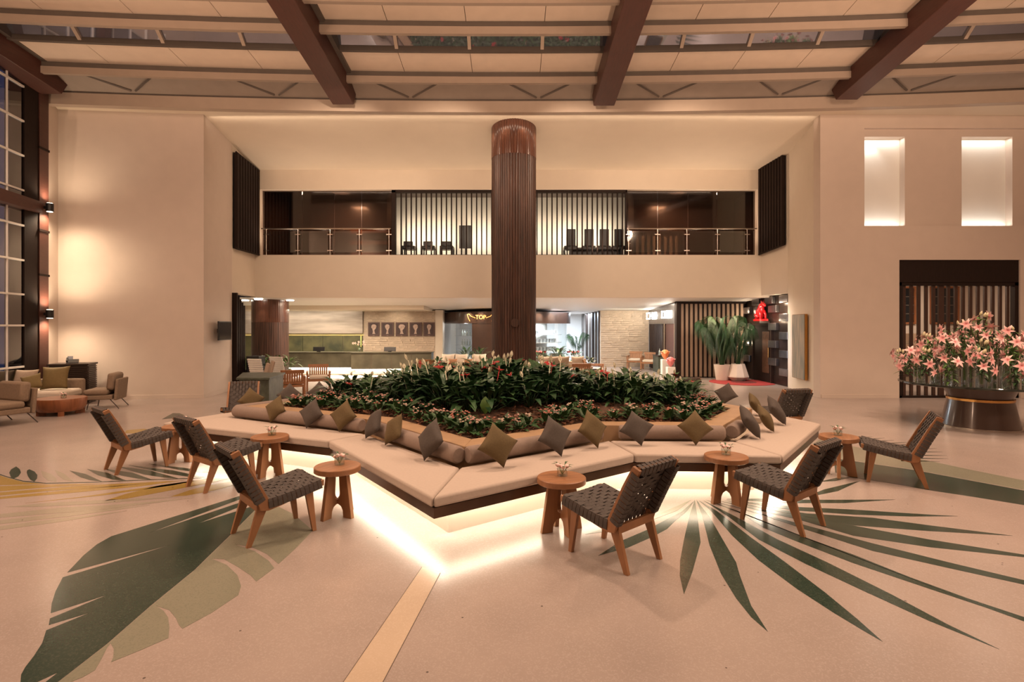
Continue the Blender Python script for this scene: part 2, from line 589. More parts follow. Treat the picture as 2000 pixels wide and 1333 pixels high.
# niche: back wall, taupe middle panel, two lit white recesses
st('wall_niche', MB().box(8.69, 13.2, 13.66, 13.8, 4.1, 6.8).box(8.55, 8.69, 13.68, 14.3, 4.1, 6.8).box(8.6, 13.3, 13.68, 14.3, 4.1, 4.25).box(8.6, 13.3, 13.68, 14.3, 6.66, 6.8)
   .box(13.2, 13.4, 13.68, 14.3, 4.1, 6.8), M_NICHE)
st('trim_1', MB().box(9.75, 11.16, 13.47, 14.2, 4.25, 6.48).box(12.42, 13.2, 13.47, 14.2, 4.25, 6.48), M_WALL)
st('trim_2', MB().box(8.69, 13.2, 13.47, 13.75, 6.48, 6.66), M_WALL)
for (x, w_, e) in ((9.22, 1.0, 2.9), (11.78, 1.2, 3.6)):
    light('AREA', 'niche_lamp', (x, 13.56, 6.46), e, (1, .95, .86), size=w_, size_y=.12, to=(x, 13.60, 4.3))
    light('AREA', 'niche_lamp', (x, 13.56, 4.27), e * .9, (1, .95, .86), size=w_, size_y=.12, to=(x, 13.60, 6.3))
light('SPOT', 'niche_spot', (8.95, 13.5, 6.44), 9, (1, .97, .9), spot=90, radius=.03, to=(8.97, 13.66, 6.1))

# recess between the piers: gallery front at z = 16.8
FZ = 16.8
holed('wall_gallery', -8.1, 8.2, 2.66, 6.62, FZ, .25, [(-7.81, 7.61, 3.98, 6.01)], M_WALLW)
st('wall_recess_left', MB().prism([(-7.74, 15.0), (-7.96, FZ), (-8.25, FZ), (-8.0, 15.0)], 2.7, 7.1), M_WALLW)
st('wall_recess_right', MB().prism([(7.98, 15.7), (7.72, FZ), (8.3, FZ), (8.3, 15.7)], 2.72, 7.1), M_WALLW)
# high soffit of the recess, falling slightly towards the gallery
mb = MB()
xs = [-11.5 + i * 1.15 for i in range(25)]
zf = lambda X: 13.12 - .0045 * X * X
for a, b in zip(xs, xs[1:]):
    mb.add([(a, zf(a) - .05, 7.06), (b, zf(b) - .05, 7.06), (b, 17.1, 6.58), (a, 17.1, 6.58), (a, zf(a) - .05, 7.3), (b, zf(b) - .05, 7.3), (b, 17.1, 7.3), (a, 17.1, 7.3)],
           [(0, 3, 2, 1), (4, 5, 6, 7), (0, 1, 5, 4), (1, 2, 6, 5), (2, 3, 7, 6), (3, 0, 4, 7)])
st('ceiling', mb, M_CEIL)
mb = MB()
mb2 = MB()
for a, b in zip(xs, xs[1:]):
    for (m_, y0, y1, h0, h1) in ((mb, -.12, .06, 6.90, 7.17), (mb2, -.14, .06, 7.17, 7.20)):
        m_.add([(a, zf(a) + y0, h0), (b, zf(b) + y0, h0), (b, zf(b) + y1, h0), (a, zf(a) + y1, h0), (a, zf(a) + y0, h1), (b, zf(b) + y0, h1), (b, zf(b) + y1, h1), (a, zf(a) + y1, h1)],
               [(0, 3, 2, 1), (4, 5, 6, 7), (0, 1, 5, 4), (2, 3, 7, 6)])
st('trim_3', mb, M_STEEL)
st('trim_4', mb2, M_GREYST)

# vertical slats on the recess sides
def side_slats(name, label, a, b, ha, hb, n):
    (ax, ay), (bx, by) = a, b
    t = struct(thing(name, label, 'slat screen', (0, 0, 0)))
    d = Vector((bx - ax, by - ay))
    ang = math.atan2(d.y, d.x)
    me = None
    MB().add([(ax, ay, ha[0]), (bx, by, hb[0]), (bx, by, hb[1]), (ax, ay, ha[1])], [(0, 1, 2, 3)]).build('backing', M_BLACK, t)
    nx, ny = -math.sin(ang), math.cos(ang)
    sg = 1 if ax < 0 else -1
    for i in range(n):
        u = (i + .5) / n
        x, y = ax + d.x * u, ay + d.y * u
        h0, h1 = ha[0] + (hb[0] - ha[0]) * u, ha[1] + (hb[1] - ha[1]) * u
        MB().box(-d.length / n * .32, d.length / n * .32, -.05, .05, h0, h1).build('slat', M_DKWOOD, t, (x - nx * .06 * sg * -1 * -1, y - ny * .06 * sg, 0), (0, 0, ang))
    mb = MB()
    for k in (0, 1):
        z0, z1 = ha[k], hb[k]
        mb.tube([(ax - nx * .08 * sg, ay - ny * .08 * sg, z0), (bx - nx * .08 * sg, by - ny * .08 * sg, z1)], .03, 4)
    mb.build('frame', M_DKWOOD, t)
    return t


side_slats('wall_slats_left', 'dark vertical slat screen high on the left side of the recess', (-7.72, 15.02), (-7.90, FZ - .02), (3.93, 6.60), (3.98, 6.58), 9)
side_slats('wall_slats_right', 'dark vertical slat screen high on the right side of the recess', (7.93, 15.72), (7.70, FZ - .02), (4.13, 6.82), (3.99, 6.60), 9)

# ground-floor soffit under the gallery, gently falling to the back
mb = MB()
mb.add([(-13, FZ + .2, 2.68), (10, FZ + .2, 2.68), (10, 24, 2.44), (-13, 24, 2.44), (10, 41, 2.44), (-13, 41, 2.44),
        (-13, FZ + .2, 3.0), (10, FZ + .2, 3.0), (10, 41, 3.0), (-13, 41, 3.0)],
       [(0, 3, 2, 1), (3, 5, 4, 2), (6, 7, 8, 9)])
mb.build('ceiling_ground', M_WHITE)['kind'] = 'structure'
st('trim_5', MB().box(-12.0, -3.35, 20.6, 23.0, 2.40, 2.62), M_CEIL)

# gallery room behind the opening
st('wall_gallery_back', MB().box(-8.2, 8.2, 21.4, 21.6, 3.4, 6.9), M_WALLW)
st('floor_gallery', MB().box(-8.2, 8.2, FZ + .26, 21.4, 3.75, 3.93), M_BROWNM)
st('ceiling_gallery', MB().box(-8.2, 8.2, FZ + .26, 21.4, 6.35, 6.5), M_BROWNM)
st('wall_gallery_left', MB().box(-8.2, -8.05, FZ + .26, 21.4, 3.9, 6.4).prism([(-3.80, FZ + .28), (-3.70, FZ + .28), (-4.42, 19.6), (-4.52, 19.6)], 3.9, 6.4), M_BROWNM)
st('wall_gallery_right', MB().box(8.05, 8.2, FZ + .26, 21.4, 3.9, 6.4).prism([(3.56, FZ + .28), (3.66, FZ + .28), (4.40, 19.6), (4.30, 19.6)], 3.9, 6.4), M_BROWNM)
st('wall_gallery_lit', MB().box(-4.34, 4.24, 19.3, 19.4, 3.93, 6.4), M_WHITE)
st('wall_gallery_dark', MB().box(-8.0, -4.45, 19.6, 19.7, 3.93, 6.4).box(4.35, 8.0, 19.6, 19.7, 3.93, 6.4), M_BROWNM)
for x in (-3.5, -2.4, -1.1, .5, 1.9, 3.2):
    light('AREA', 'gallery_lamp', (x, 18.5, 4.9), 13, (1, .80, .56), size=.35, to=(x, 19.3, 4.95))
for x in (-5.8, 5.6):
    light('AREA', 'gallery_lamp', (x, 18.4, 6.3), 130, WARM, size=.5)

# rest of the hall round the camera, so that light and reflections close
st('wall_back', MB().box(-18, 18, -6.3, -6, 0, 10.5), M_WALL)
st('wall_side_left', MB().prism([(-10.70 + .177 * 1.55, 10.85 - .2), (-10.70 + .177 * 18.4, -6), (-12, -6), (-12, 10.6)], 0, 10), M_WALL)
st('wall_side_right', MB().box(16.2, 16.5, -6, 13.4, 0, 10.5), M_WALL)
st('ceiling_deck', MB().add([(-18, -6.3, 10.4), (18, -6.3, 10.4), (18, 14, 8.9), (-18, 14, 8.9)], [(0, 3, 2, 1)]), M_GREYST)
# behind the ground floor
st('wall_far', MB().box(-13, 9, 31.2, 31.4, 0, 2.6), M_WHITE)
st('wall_reception_left', MB().box(-12.6, -12.4, 16.9, 24, 0, 2.7), M_WALLW)

# ------------------------------------------------------------------ atrium roof
roof = struct(put('ceiling_atrium', None))
roof['label'] = 'sloping atrium roof of panels, purlins, red brown beams and glazed strips'
bow = lambda X: -.005 * X * X
hb = lambda z: 6.93 + .11 * (12.7 - z)
BAY = 5.78
BX = [-10.35, -3.93, 2.15, 7.66, 13.6]
seams = []
for i in range(4):
    seams += [BX[i] + (BX[i + 1] - BX[i]) * k / 4 for k in range(4)]
seams.append(BX[-1])
for i, x in enumerate(BX):
    mb = MB()
    y0, y1 = 1.0, 12.72 + bow(x)
    for (dx0, dx1, lo, hi) in ((-.245, .245, 0, .42),):
        mb.add([(x + dx0, y0, hb(y0) + lo), (x + dx1, y0, hb(y0) + lo), (x + dx1, y1, hb(y1) + lo), (x + dx0, y1, hb(y1) + lo),
                (x + dx0, y0, hb(y0) + hi), (x + dx1, y0, hb(y0) + hi), (x + dx1, y1 + .25, hb(y1) + hi), (x + dx0, y1 + .25, hb(y1) + hi)],
               [(0, 3, 2, 1), (4, 5, 6, 7), (0, 1, 5, 4), (1, 2, 6, 5), (2, 3, 7, 6), (3, 0, 4, 7)])
    mb.build('beam', M_BEAM, roof, bevel=.012)
    mb = MB()
    mb.add([(x - .16, y0, hb(y0) + .42), (x + .34, y0, hb(y0) + .42), (x + .34, y1, hb(y1) + .42), (x - .16, y1, hb(y1) + .42),
            (x - .16, y0, hb(y0) + .80), (x + .34, y0, hb(y0) + .80), (x + .34, y1, hb(y1) + .80), (x - .16, y1, hb(y1) + .80)],
           [(0, 3, 2, 1), (4, 5, 6, 7), (0, 1, 5, 4), (1, 2, 6, 5), (2, 3, 7, 6), (3, 0, 4, 7)])
    mb.build('beam_flange', M_GREYST, roof)


def row_box(mb, a, b, za, zb, ha0, ha1, hb0, hb1):
    """bowed box from x=a to b, z=za..zb; heights (bottom, top) at za and at zb"""
    fa, fb = bow(a), bow(b)
    mb.add([(a, za + fa, ha0), (b, za + fb, ha0), (b, zb + fb, hb0), (a, zb + fa, hb0), (a, za + fa, ha1), (b, za + fb, ha1), (b, zb + fb, hb1), (a, zb + fa, hb1)],
           [(0, 3, 2, 1), (4, 5, 6, 7), (0, 1, 5, 4), (1, 2, 6, 5), (2, 3, 7, 6), (3, 0, 4, 7)])
    return mb


for z in (8.35, 9.62, 10.46, 12.16):
    mb, mc = MB(), MB()
    for a, b in zip(seams, seams[1:]):
        h = hb(z) + .225
        row_box(mb, a, b, z - .02, z + .07, h, h + .145, h, h + .145)
        row_box(mc, a, b, z + .0, z + .07, h + .145, h + .25, h + .145, h + .25)
    mb.build('purlin', M_PURLIN, roof)
    mc.build('purlin_channel', M_GREYST, roof)
for (z0, z1) in ((8.0, 9.7), (9.45, 10.62), (11.43, 12.32)):
    for a, b in zip(seams, seams[1:]):
        mb = MB()
        row_box(mb, a + .006, b - .006, z0, z1, hb(z0) + .5, hb(z0) + .54, hb(z1) + .5, hb(z1) + .54)
        mb.build('roof_panel', M_PANEL, roof)
# dark joint behind the panels
mb = MB()
for a, b in zip(seams, seams[1:]):
    for (z0, z1) in ((8.0, 10.62), (11.43, 13.1)):
        row_box(mb, a, b, z0, z1, hb(z0) + .545, hb(z0) + .56, hb(z1) + .545, hb(z1) + .56)
mb.build('panel_backing', M_JOINT, roof)
# glazed strip: steep panes that mirror the hall
for a, b in zip(seams, seams[1:]):
    mb = MB()
    row_box(mb, a + .03, b - .03, 10.66, 11.40, 8.26, 8.29, hb(11.4) + .53, hb(11.4) + .56)
    mb.build('glass_pane', M_SKYG, roof)
    mb = MB()
    row_box(mb, b - .035, b + .035, 10.64, 11.40, 8.17, 8.26, hb(11.4) + .46, hb(11.4) + .54)
    mb.build('mullion', M_STEEL, roof)
mb = MB()
for a, b in zip(seams, seams[1:]):
    row_box(mb, a, b, 11.36, 11.44, hb(11.4) + .45, hb(11.4) + .56, hb(11.4) + .45, hb(11.4) + .56)
mb.build('glazing_bar', M_GREYST, roof)
# end panels above the fascia with V struts
for i in range(len(seams) - 1):
    a, b = seams[i], seams[i + 1]
    mb = MB()
    row_box(mb, a, b, 12.30, 13.02, 7.46, 7.52, 7.20, 7.26)
    mb.build('end_panel', M_ENDP, roof)
for i in range(4):
    w = (BX[i + 1] - BX[i]) / 4
    for k in (1.0, 3.0):
        x = BX[i] + w * k
        for s in (-1, 1):
            mb = MB()
            mb.tube([(x + s * .05, 12.92 + bow(x), 7.215), (x + s * .95, 12.36 + bow(x), 7.425)], .026, 4)
            mb.build('strut', M_GREYST, roof)

# ------------------------------------------------------------------ left curtain wall
def WL(z, off=0.0):
    return -10.70 + .177 * (12.4 - z) - off


win = struct(thing('window_1', 'tall curtain wall window at left with white bars and red brown post', 'window'))
MB().add([(WL(9), 9, 0), (WL(12.0), 12.0, 0), (WL(12.0), 12.0, 8), (WL(9), 9, 8)], [(0, 1, 2, 3)]).build('glass_pane', M_NIGHTG, win)
for z in (9.0, 10.15, 11.28):
    MB().cyl((WL(z), z, 0), (WL(z), z, 7.6), .026, n=4).build('mullion', M_WHITE, win)
for h in (.9, 1.79, 2.46, 3.2, 3.95, 4.71, 5.46, 6.21, 6.96):
    MB().prism([(WL(8.6) + .03, 8.6), (WL(11.75) + .03, 11.75), (WL(11.75) - .03, 11.75), (WL(8.6) - .03, 8.6)], h - .02, h + .02).build('transom', M_WHITE, win)
MB().prism([(WL(11.75) + .03, 11.75), (WL(12.12) + .08, 12.12), (WL(12.12) - .3, 12.12), (WL(11.75) - .3, 11.75)], 0, 7.25).build('post', M_DKWOOD, win)
MB().prism([(WL(12.12) + .10, 12.12), (WL(12.42) + .10, 12.42), (WL(12.42) - .3, 12.42), (WL(12.12) - .3, 12.12)], 0, 7.1).build('post', M_BEAM, win)
MB().prism([(WL(8.4) + .22, 8.4), (WL(12.1) + .16, 12.1), (WL(12.1) - .2, 12.1), (WL(8.4) - .2, 8.4)], 4.30, 4.55).build('cross_beam', M_BEAM, win)
for h in (5.75, 3.90, 2.9):
    MB().prism([(WL(12.1) + .115, 12.1), (WL(12.44) + .115, 12.44), (WL(12.44), 12.44), (WL(12.1), 12.1)], h, h + .05).build('post_band', M_DKWOOD, win)
for h in (4.46, 2.05):
    s = thing('wall_sconce', 'black up and down wall light on the window post, %s' % ('level with the brown cross beam' if h > 3 else 'the lower of two'), 'wall lamp', (WL(12.28) + .22, 12.28, h))
    MB().cyl((0, 0, -.09), (0, 0, .09), .075, n=16).build('body', M_BLACK, s, smooth='auto')
    MB().box(-.2, 0, -.03, .03, -.03, .03).build('bracket', M_BLACK, s)
    MB().cyl((0, 0, -.10), (0, 0, -.085), .055, n=16).build('lens', M_LED2, s)
    MB().cyl((0, 0, .085), (0, 0, .10), .055, n=16).build('lens', M_LED2, s)
    for d in (-1, 1):
        light('SPOT', 'sconce_beam', (WL(12.28) + .24, 12.30, h + d * .13), (105 if h > 3 else 95) if d < 0 else (50 if h > 3 else 85), (1, .76, .52), spot=165, blend=1.0, radius=.05, to=(WL(12.28) + .30, 12.45, h + d * 1.6))
# ------------------------------------------------------------------ floor inlays
inl = thing('floor_leaf_inlays', 'leaf shapes inlaid in the terrazzo floor', 'floor inlay')
inl['kind'] = 'structure'
for k in ('category',):
    del inl[k]


def inlay(name, pts, m, sx, ox, oy, h=.0015, th=.02):
    poly = []
    for (x, y) in pts:
        v = P(ox + x / sx, max(oy + y / sx, 645))
        poly.append((v.x, v.y))
    return MB().prism(poly, -th, h).build(name, m, inl)


S5 = (2.857, 0, 960)
inlay('dark_leaf_half', [(1345, 25), (620, 253), (540, 298), (465, 360), (375, 455), (970, 295), (350, 482), (310, 560), (288, 630), (283, 682), (605, 577), (278, 712), (272, 748),
      (505, 678), (258, 778), (235, 850), (190, 920), (140, 985), (118, 1025), (114, 1070), (125, 1115), (200, 1070), (325, 1012), (250, 1070), (215, 1120), (320, 1068), (600, 850), (840, 640), (1085, 440),
      (1290, 240), (1430, 98), (1410, 84), (1105, 181), (1400, 62), (1375, 52), (825, 236), (1350, 42)], M_GREEN, *S5)
inlay('sage_leaf_half', [(1432, 98), (1292, 242), (1087, 442), (842, 642), (602, 852), (322, 1070), (330, 1110), (380, 1072), (460, 1040), (530, 1000), (570, 930), (598, 872), (618, 850), (635, 880), (632, 930), (620, 955),
      (780, 890), (940, 820), (945, 760), (938, 705), (912, 668), (870, 640), (945, 665), (982, 710), (1000, 750), (1018, 768), (1180, 680), (1330, 580), (1345, 530), (1325, 470), (1265, 412), (1180, 377), (1250, 380),
      (1330, 425), (1400, 472), (1430, 505), (1530, 430), (1500, 390), (1420, 335), (1312, 298), (1400, 310), (1490, 352), (1554, 407), (1650, 320), (1745, 220), (1640, 130), (1500, 60)], M_SAGE, *S5)
S7 = (2.7027, 1260, 940)
B0 = [(258, 100), (266, 100)]
for pts in (
    [(235, 180), (205, 310), (185, 420), (183, 500), (205, 600), (250, 480), (293, 325), (275, 180), (262, 100)],
    [(300, 180), (340, 340), (400, 490), (480, 620), (560, 720), (648, 797), (560, 660), (500, 500), (480, 430), (430, 345), (340, 190), (270, 100)],
    [(285, 105), (340, 150), (460, 290), (600, 420), (800, 570), (1000, 700), (1150, 790), (1254, 850), (1120, 730), (950, 590), (740, 430), (560, 300), (380, 160)],
    [(310, 105), (440, 190), (600, 310), (850, 440), (1150, 580), (1500, 740), (1870, 890), (1600, 760), (1300, 600), (960, 430), (700, 310), (480, 190)],
    [(320, 100), (470, 152), (630, 250), (800, 320), (1100, 435), (1500, 570), (1800, 670), (2000, 742), (2090, 778), (2000, 720), (1700, 620), (1400, 510), (1100, 390), (820, 290), (650, 225)],
    [(380, 112), (620, 180), (810, 245), (1200, 370), (1600, 460), (2000, 548), (2240, 600), (2000, 525), (1600, 430), (1200, 330), (830, 230)],
    [(400, 108), (640, 165), (830, 210), (1100, 290), (1500, 350), (2000, 403), (2200, 425), (2000, 390), (1500, 310), (1200, 255), (850, 190)],
    [(420, 105), (640, 148), (800, 180), (1100, 235), (1500, 265), (1940, 290), (1500, 235), (1200, 195), (850, 172)],
    [(430, 100), (620, 130), (780, 155), (1100, 178), (1400, 188), (1650, 187), (1400, 172), (1100, 152), (800, 138)],
    [(430, 96), (600, 108), (780, 117), (1050, 117), (1320, 99), (1000, 100), (780, 100), (600, 94)],
):
    inlay('palm_blade', pts, M_GREEN, *S7)
S1 = (5.126, 1030, 870)
inlay('palm_blade', [(710, 1108), (940, 960), (1200, 850), (1420, 730), (1540, 670), (1670, 560), (1600, 660), (1480, 760), (1400, 840), (1250, 920), (1000, 1030)], M_GREEN, *S1)
inlay('palm_blade', [(580, 895), (900, 790), (1200, 740), (1500, 610), (1640, 550), (1500, 655), (1200, 770), (900, 850)], M_SAGE, *S1)
S4 = (3.571, 1340, 740)
inlay('palm_blade', [(815, 834), (960, 775), (1215, 713), (1060, 785)], M_GREEN, *S4)
inlay('palm_blade', [(930, 720), (1060, 690), (1150, 690), (1040, 715)], M_GREEN, *S4)
inlay('broad_leaf', [(1030, 556), (1250, 588), (1600, 640), (2000, 715), (2400, 790), (2400, 890), (2000, 825), (1700, 780), (1400, 725), (1150, 690), (1040, 655)], M_GREEN, *S4)
inlay('broad_leaf', [(860, 470), (930, 428), (1200, 480), (1600, 555), (2000, 640), (2400, 720), (2400, 785), (2000, 711), (1600, 636), (1250, 584), (1030, 552)], M_SAGE, *S4)
for (x0, y0, x1, y1) in ((1130, 415, 1300, 405), (1180, 425, 1385, 414), (1200, 440, 1450, 430), (1250, 452, 1560, 446), (1300, 464, 1600, 460), (1500, 490, 1750, 488), (1500, 508, 1790, 513), (1500, 530, 1820, 538), (1500, 550, 1830, 560), (1500, 568, 1770, 580)):
    inlay('leaf_spike', [(x0, y0 - 1), (x1, y1), (x0, y0 + 9)], M_GREEN, *S4)
SL = (4.443, 0, 780)
inlay('stem_line', [(0, 652), (80, 678), (200, 710), (400, 728), (800, 720), (1300, 698), (1750, 683), (1750, 688), (1300, 704), (800, 726), (400, 735), (200, 717), (80, 685), (0, 659)], M_GREEN, *SL)
for k, pts in enumerate(([(80, 640), (95, 612), (140, 586), (172, 610), (182, 640), (160, 672), (122, 690), (95, 680)], [(232, 640), (235, 620), (255, 610), (300, 630), (324, 660), (322, 690), (297, 718), (262, 700), (242, 670)],
             [(355, 620), (440, 650), (490, 690), (490, 720), (420, 710), (370, 670)], [(475, 615), (560, 650), (640, 718), (560, 702), (500, 660)], [(602, 622), (740, 650), (885, 716), (780, 704), (700, 680)],
             [(755, 608), (930, 640), (1100, 710), (980, 700), (850, 662)], [(900, 605), (1150, 640), (1320, 700), (1200, 692), (1050, 664)], [(1000, 582), (1300, 620), (1550, 690), (1420, 682), (1250, 655)],
             [(1120, 575), (1500, 620), (1780, 680), (1640, 675), (1450, 648)], [(1290, 562), (1600, 598), (1866, 640), (1700, 634), (1550, 614)])):
    inlay('leaflet', pts, M_PALE if k in (2, 3) else M_GREEN, *SL)
for pts in ([(-300, 640), (0, 664), (80, 690), (200, 721), (400, 739), (0, 748), (-300, 752)], [(-300, 790), (0, 757), (450, 742), (900, 734), (300, 775), (0, 802), (-300, 830)], [(-300, 850), (0, 812), (700, 752), (1500, 712), (1000, 760), (400, 800), (0, 838), (-300, 880)],
            [(-200, 872), (0, 850), (800, 772), (1600, 706), (1200, 760), (700, 808), (0, 868)], [(220, 905), (700, 850), (1350, 756), (1800, 692), (1500, 750), (900, 836)], [(905, 885), (1100, 822), (1400, 745), (1830, 692), (1990, 690), (1860, 720), (1500, 790), (1100, 865)],
            [(1480, 848), (1640, 794), (1760, 760), (2100, 700), (2060, 740), (1860, 792), (1620, 838)]):
    inlay('olive_blade', pts, M_OLIVE, *SL)
for pts in ([(50, 938), (400, 902), (1000, 872), (1500, 854), (900, 906), (300, 937)], [(-300, 1030), (0, 1000), (500, 946), (1100, 912), (1700, 856), (900, 960), (0, 1030), (-300, 1060)], [(-300, 1090), (0, 1055), (600, 985), (1300, 922), (600, 1020), (0, 1085), (-300, 1120)],
            [(-300, 1140), (0, 1105), (500, 1040), (1100, 972), (500, 1070), (0, 1138), (-300, 1180)]):
    inlay('sage_blade', pts, M_PALE, *SL)
inlay('olive_blade', [(1100, 270), (1250, 258), (1420, 285), (1420, 305), (1200, 300), (1080, 296)], M_OLIVE, *SL)
inlay('sage_blade', [(1405, 175), (1500, 122), (1560, 124), (1600, 140), (1520, 165)], M_GREEN, *SL)
S6 = (3.03, 640, 1000)
inlay('cream_band', [(560, 328), (665, 363), (325, 1009), (160, 1300), (-90, 1300), (95, 1009)], M_SAND, *S6, h=.001)
inlay('joint_line', [(556, 328), (560, 328), (95, 1009), (-90, 1300), (-96, 1300), (90, 1009)], M_JOINT, *S6, h=.0012)
inlay('joint_line', [(665, 363), (669, 363), (330, 1009), (166, 1300), (160, 1300), (325, 1009)], M_JOINT, *S6, h=.0012)

# ------------------------------------------------------------------ star-shaped bench round the planter
VO = [(-4.80, 7.46), (-2.12, 6.27), (-.614, 4.20), (1.27, 5.62), (2.77, 5.55), (4.20, 7.38), (3.60, 9.2), (2.2, 11.0), (0, 12.0), (-2.3, 11.0), (-3.90, 9.2)]
VB = [(-4.16, 7.92), (-1.81, 6.68), (-.49, 5.09), (1.13, 6.29), (2.56, 6.24), (3.62, 7.75), (3.1, 9.0), (1.9, 10.5), (0, 11.4), (-2.0, 10.5), (-3.4, 9.0)]
N = len(VO)
bench = thing('planter_bench', 'low star shaped bench with oat seat cushions and glowing base around the planter', 'bench')
rim_o = offset(VO, .025)
rim_i = offset(VO, .12)
pl = offset(VO, .33)
led_o, led_i = offset(VO, .20), offset(VO, .218)
pl2 = offset(VO, .328)
seat_i = VB
MB().prism(pl, 0, .36).build('plinth', M_PLINTH, bench)
MB().prism(offset(VO, .06), .33, .362).build('seat_deck', M_PLINTH, bench)
for i in range(N):
    j = (i + 1) % N
    MB().prism([rim_o[i], rim_o[j], rim_i[j], rim_i[i]], .272, .355).build('rim', M_BRONZE, bench)
    MB().prism([led_o[i], led_o[j], led_i[j], led_i[i]], .312, .33).build('light_strip', M_LED, bench)
    MB().prism([led_i[i], led_i[j], pl2[j], pl2[i]], .322, .332).build('underside_glow', M_GLOW, bench)  # added glowing panel, stands in for the lit underside and widens the floor glow
    # seat cushion with softened edge
    def lerp(p, q, t):
        return (p[0] + (q[0] - p[0]) * t, p[1] + (q[1] - p[1]) * t)
    e = .006 / max(.3, (Vector(VO[j]) - Vector(VO[i])).length)
    quad = [lerp(VO[i], VO[j], e), lerp(VO[j], VO[i], e), lerp(VB[j], VB[i], e), lerp(VB[i], VB[j], e)]
    MB().prism(quad, .362, .452).build('seat_cushion', M_CUSH, bench, bevel=.022, smooth='auto')
led2_o, led2_i = offset(VB, .17), offset(VB, .42)
ledge_f = offset(VB, .16)
soil_o = led2_i
for i in range(N):
    j = (i + 1) % N
    MB().prism([ledge_f[i], ledge_f[j], led2_i[j], led2_i[i]], .36, .60).build('ledge', M_LEDGE, bench, bevel=.006)
# soil bed, domed
cx, cy = -.15, 8.7
bed = MB()
rings = [1.0, .8, .55, .3, .05]
hs = [.56, .60, .66, .70, .72]
vs = []
for t, h in zip(rings, hs):
    vs += [(cx + (p[0] - cx) * t, cy + (p[1] - cy) * t, h) for p in soil_o]
fs = []
for r in range(len(rings) - 1):
    fs += [(r * N + i, r * N + (i + 1) % N, (r + 1) * N + (i + 1) % N, (r + 1) * N + i) for i in range(N)]
fs.append(tuple((len(rings) - 1) * N + i for i in range(N)))
bed.add(vs, fs).build('soil_bed', M_SOIL, bench, smooth=True)


def bed_h(x, y):
    d = math.hypot(x - cx, (y - cy) * 1.1)
    return .72 - .16 * min(1, d / 3.4)


# bark chips: nobody could count them
chips = MB()
k = 0
while k < 3600:
    x, y = rnd.uniform(-3.9, 3.7), rnd.uniform(5.2, 11)
    if not inside((x, y), soil_o):
        continue
    k += 1
    z = bed_h(x, y) + rnd.uniform(-.01, .03)
    M = Matrix.Translation((x, y, z)) @ Euler((rnd.uniform(-.6, .6), rnd.uniform(-.6, .6), rnd.uniform(0, 6))).to_matrix().to_4x4()
    chips.cbox((0, 0, 0), (rnd.uniform(.03, .075), rnd.uniform(.015, .035), .01), M)
o = tag(chips.build('bark_chips', M_BARK), 'red brown bark chips spread over the planter soil', 'mulch')
o['kind'] = 'stuff'

# bolsters along the back of the seats
bol_names = ['taupe bolster on the far left seat, behind the three left pillows', 'taupe bolster along the seat left of the bench tip nearest the camera', 'taupe bolster along the seat right of the bench tip nearest the camera',
             'taupe bolster on the front right seat under one charcoal and one olive pillow', 'short taupe bolster leaning on the right seat beside the charcoal pillows', None, None, None, None, 'taupe bolster on the back left seat edge', 'taupe bolster on the left end behind the olive pillow']
for i in range(N):
    if i in (5, 6, 7, 8):
        continue
    j = (i + 1) % N
    a, b = Vector(VB[i]), Vector(VB[j])
    d = (b - a).normalized()
    nrm = Vector((-d.y, d.x))
    if nrm.dot(Vector((cx, cy)) - a) < 0:
        nrm = -nrm
    a2, b2 = a + d * .12 + nrm * .06, b - d * .10 + nrm * .06
    if i == 4:
        b2 = a + d * .55 + nrm * .06
    L = (b2 - a2).length
    r = .085
    prof = [(0, 0), (r * .8, 0), (r * .95, .012), (r, .03), (r, L - .03), (r * .95, L - .012), (r * .8, L), (0, L)]
    mid = a2
    q = Vector((d.x, d.y, 0)).to_track_quat('Z', 'Y')
    o = MB().lathe([(max(p, .0005), h) for p, h in prof], 20).build('bolster', M_BOLST, None, (a2.x, a2.y, .452 + r), q.to_euler(), smooth='auto')
    tag(o, bol_names[i], 'bolster', 'taupe bolsters along the bench')

# scatter pillows standing on a corner against the bolsters


def pillow_mesh(name, m, s=.36, t=.15, seed=0):
    rr = random.Random(seed)
    n = 12
    mb = MB()
    ph = [rr.uniform(0, 6) for _ in range(4)]
    for side in (1, -1):
        for i in range(n + 1):
            for j in range(n + 1):
                u, v = i / n * 2 - 1, j / n * 2 - 1
                th = ((1 - abs(u) ** 2.6) * (1 - abs(v) ** 2.6)) ** .55
                pin = 1 - .10 * (1 - u * u) * abs(v) ** 2
                pin2 = 1 - .10 * (1 - v * v) * abs(u) ** 2
                wob = .012 * math.sin(3 * u + ph[0]) * math.sin(2.5 * v + ph[1]) * th
                mb.v.append((u * s / 2 * pin2, v * s / 2 * pin, side * (t / 2 * th) + wob))
    for k in (0, 1):
        o_ = k * (n + 1) ** 2
        for i in range(n):
            for j in range(n):
                a = o_ + i * (n + 1) + j
                f = (a, a + n + 1, a + n + 2, a + 1)
                mb.f.append(f if k == 0 else f[::-1])
    me = mb.mesh(name, m, True)
    import bmesh
    bm = bmesh.new()
    bm.from_mesh(me)
    bmesh.ops.remove_doubles(bm, verts=bm.verts, dist=.0006)
    bm.to_mesh(me)
    bm.free()
    for p in me.polygons:
        p.use_smooth = True
    return me


pm = {('o', k): pillow_mesh('scatter_pillow', M_PIL_O, seed=k) for k in range(3)}
pm.update({('g', k): pillow_mesh('scatter_pillow', M_PIL_G, seed=10 + k) for k in range(3)})


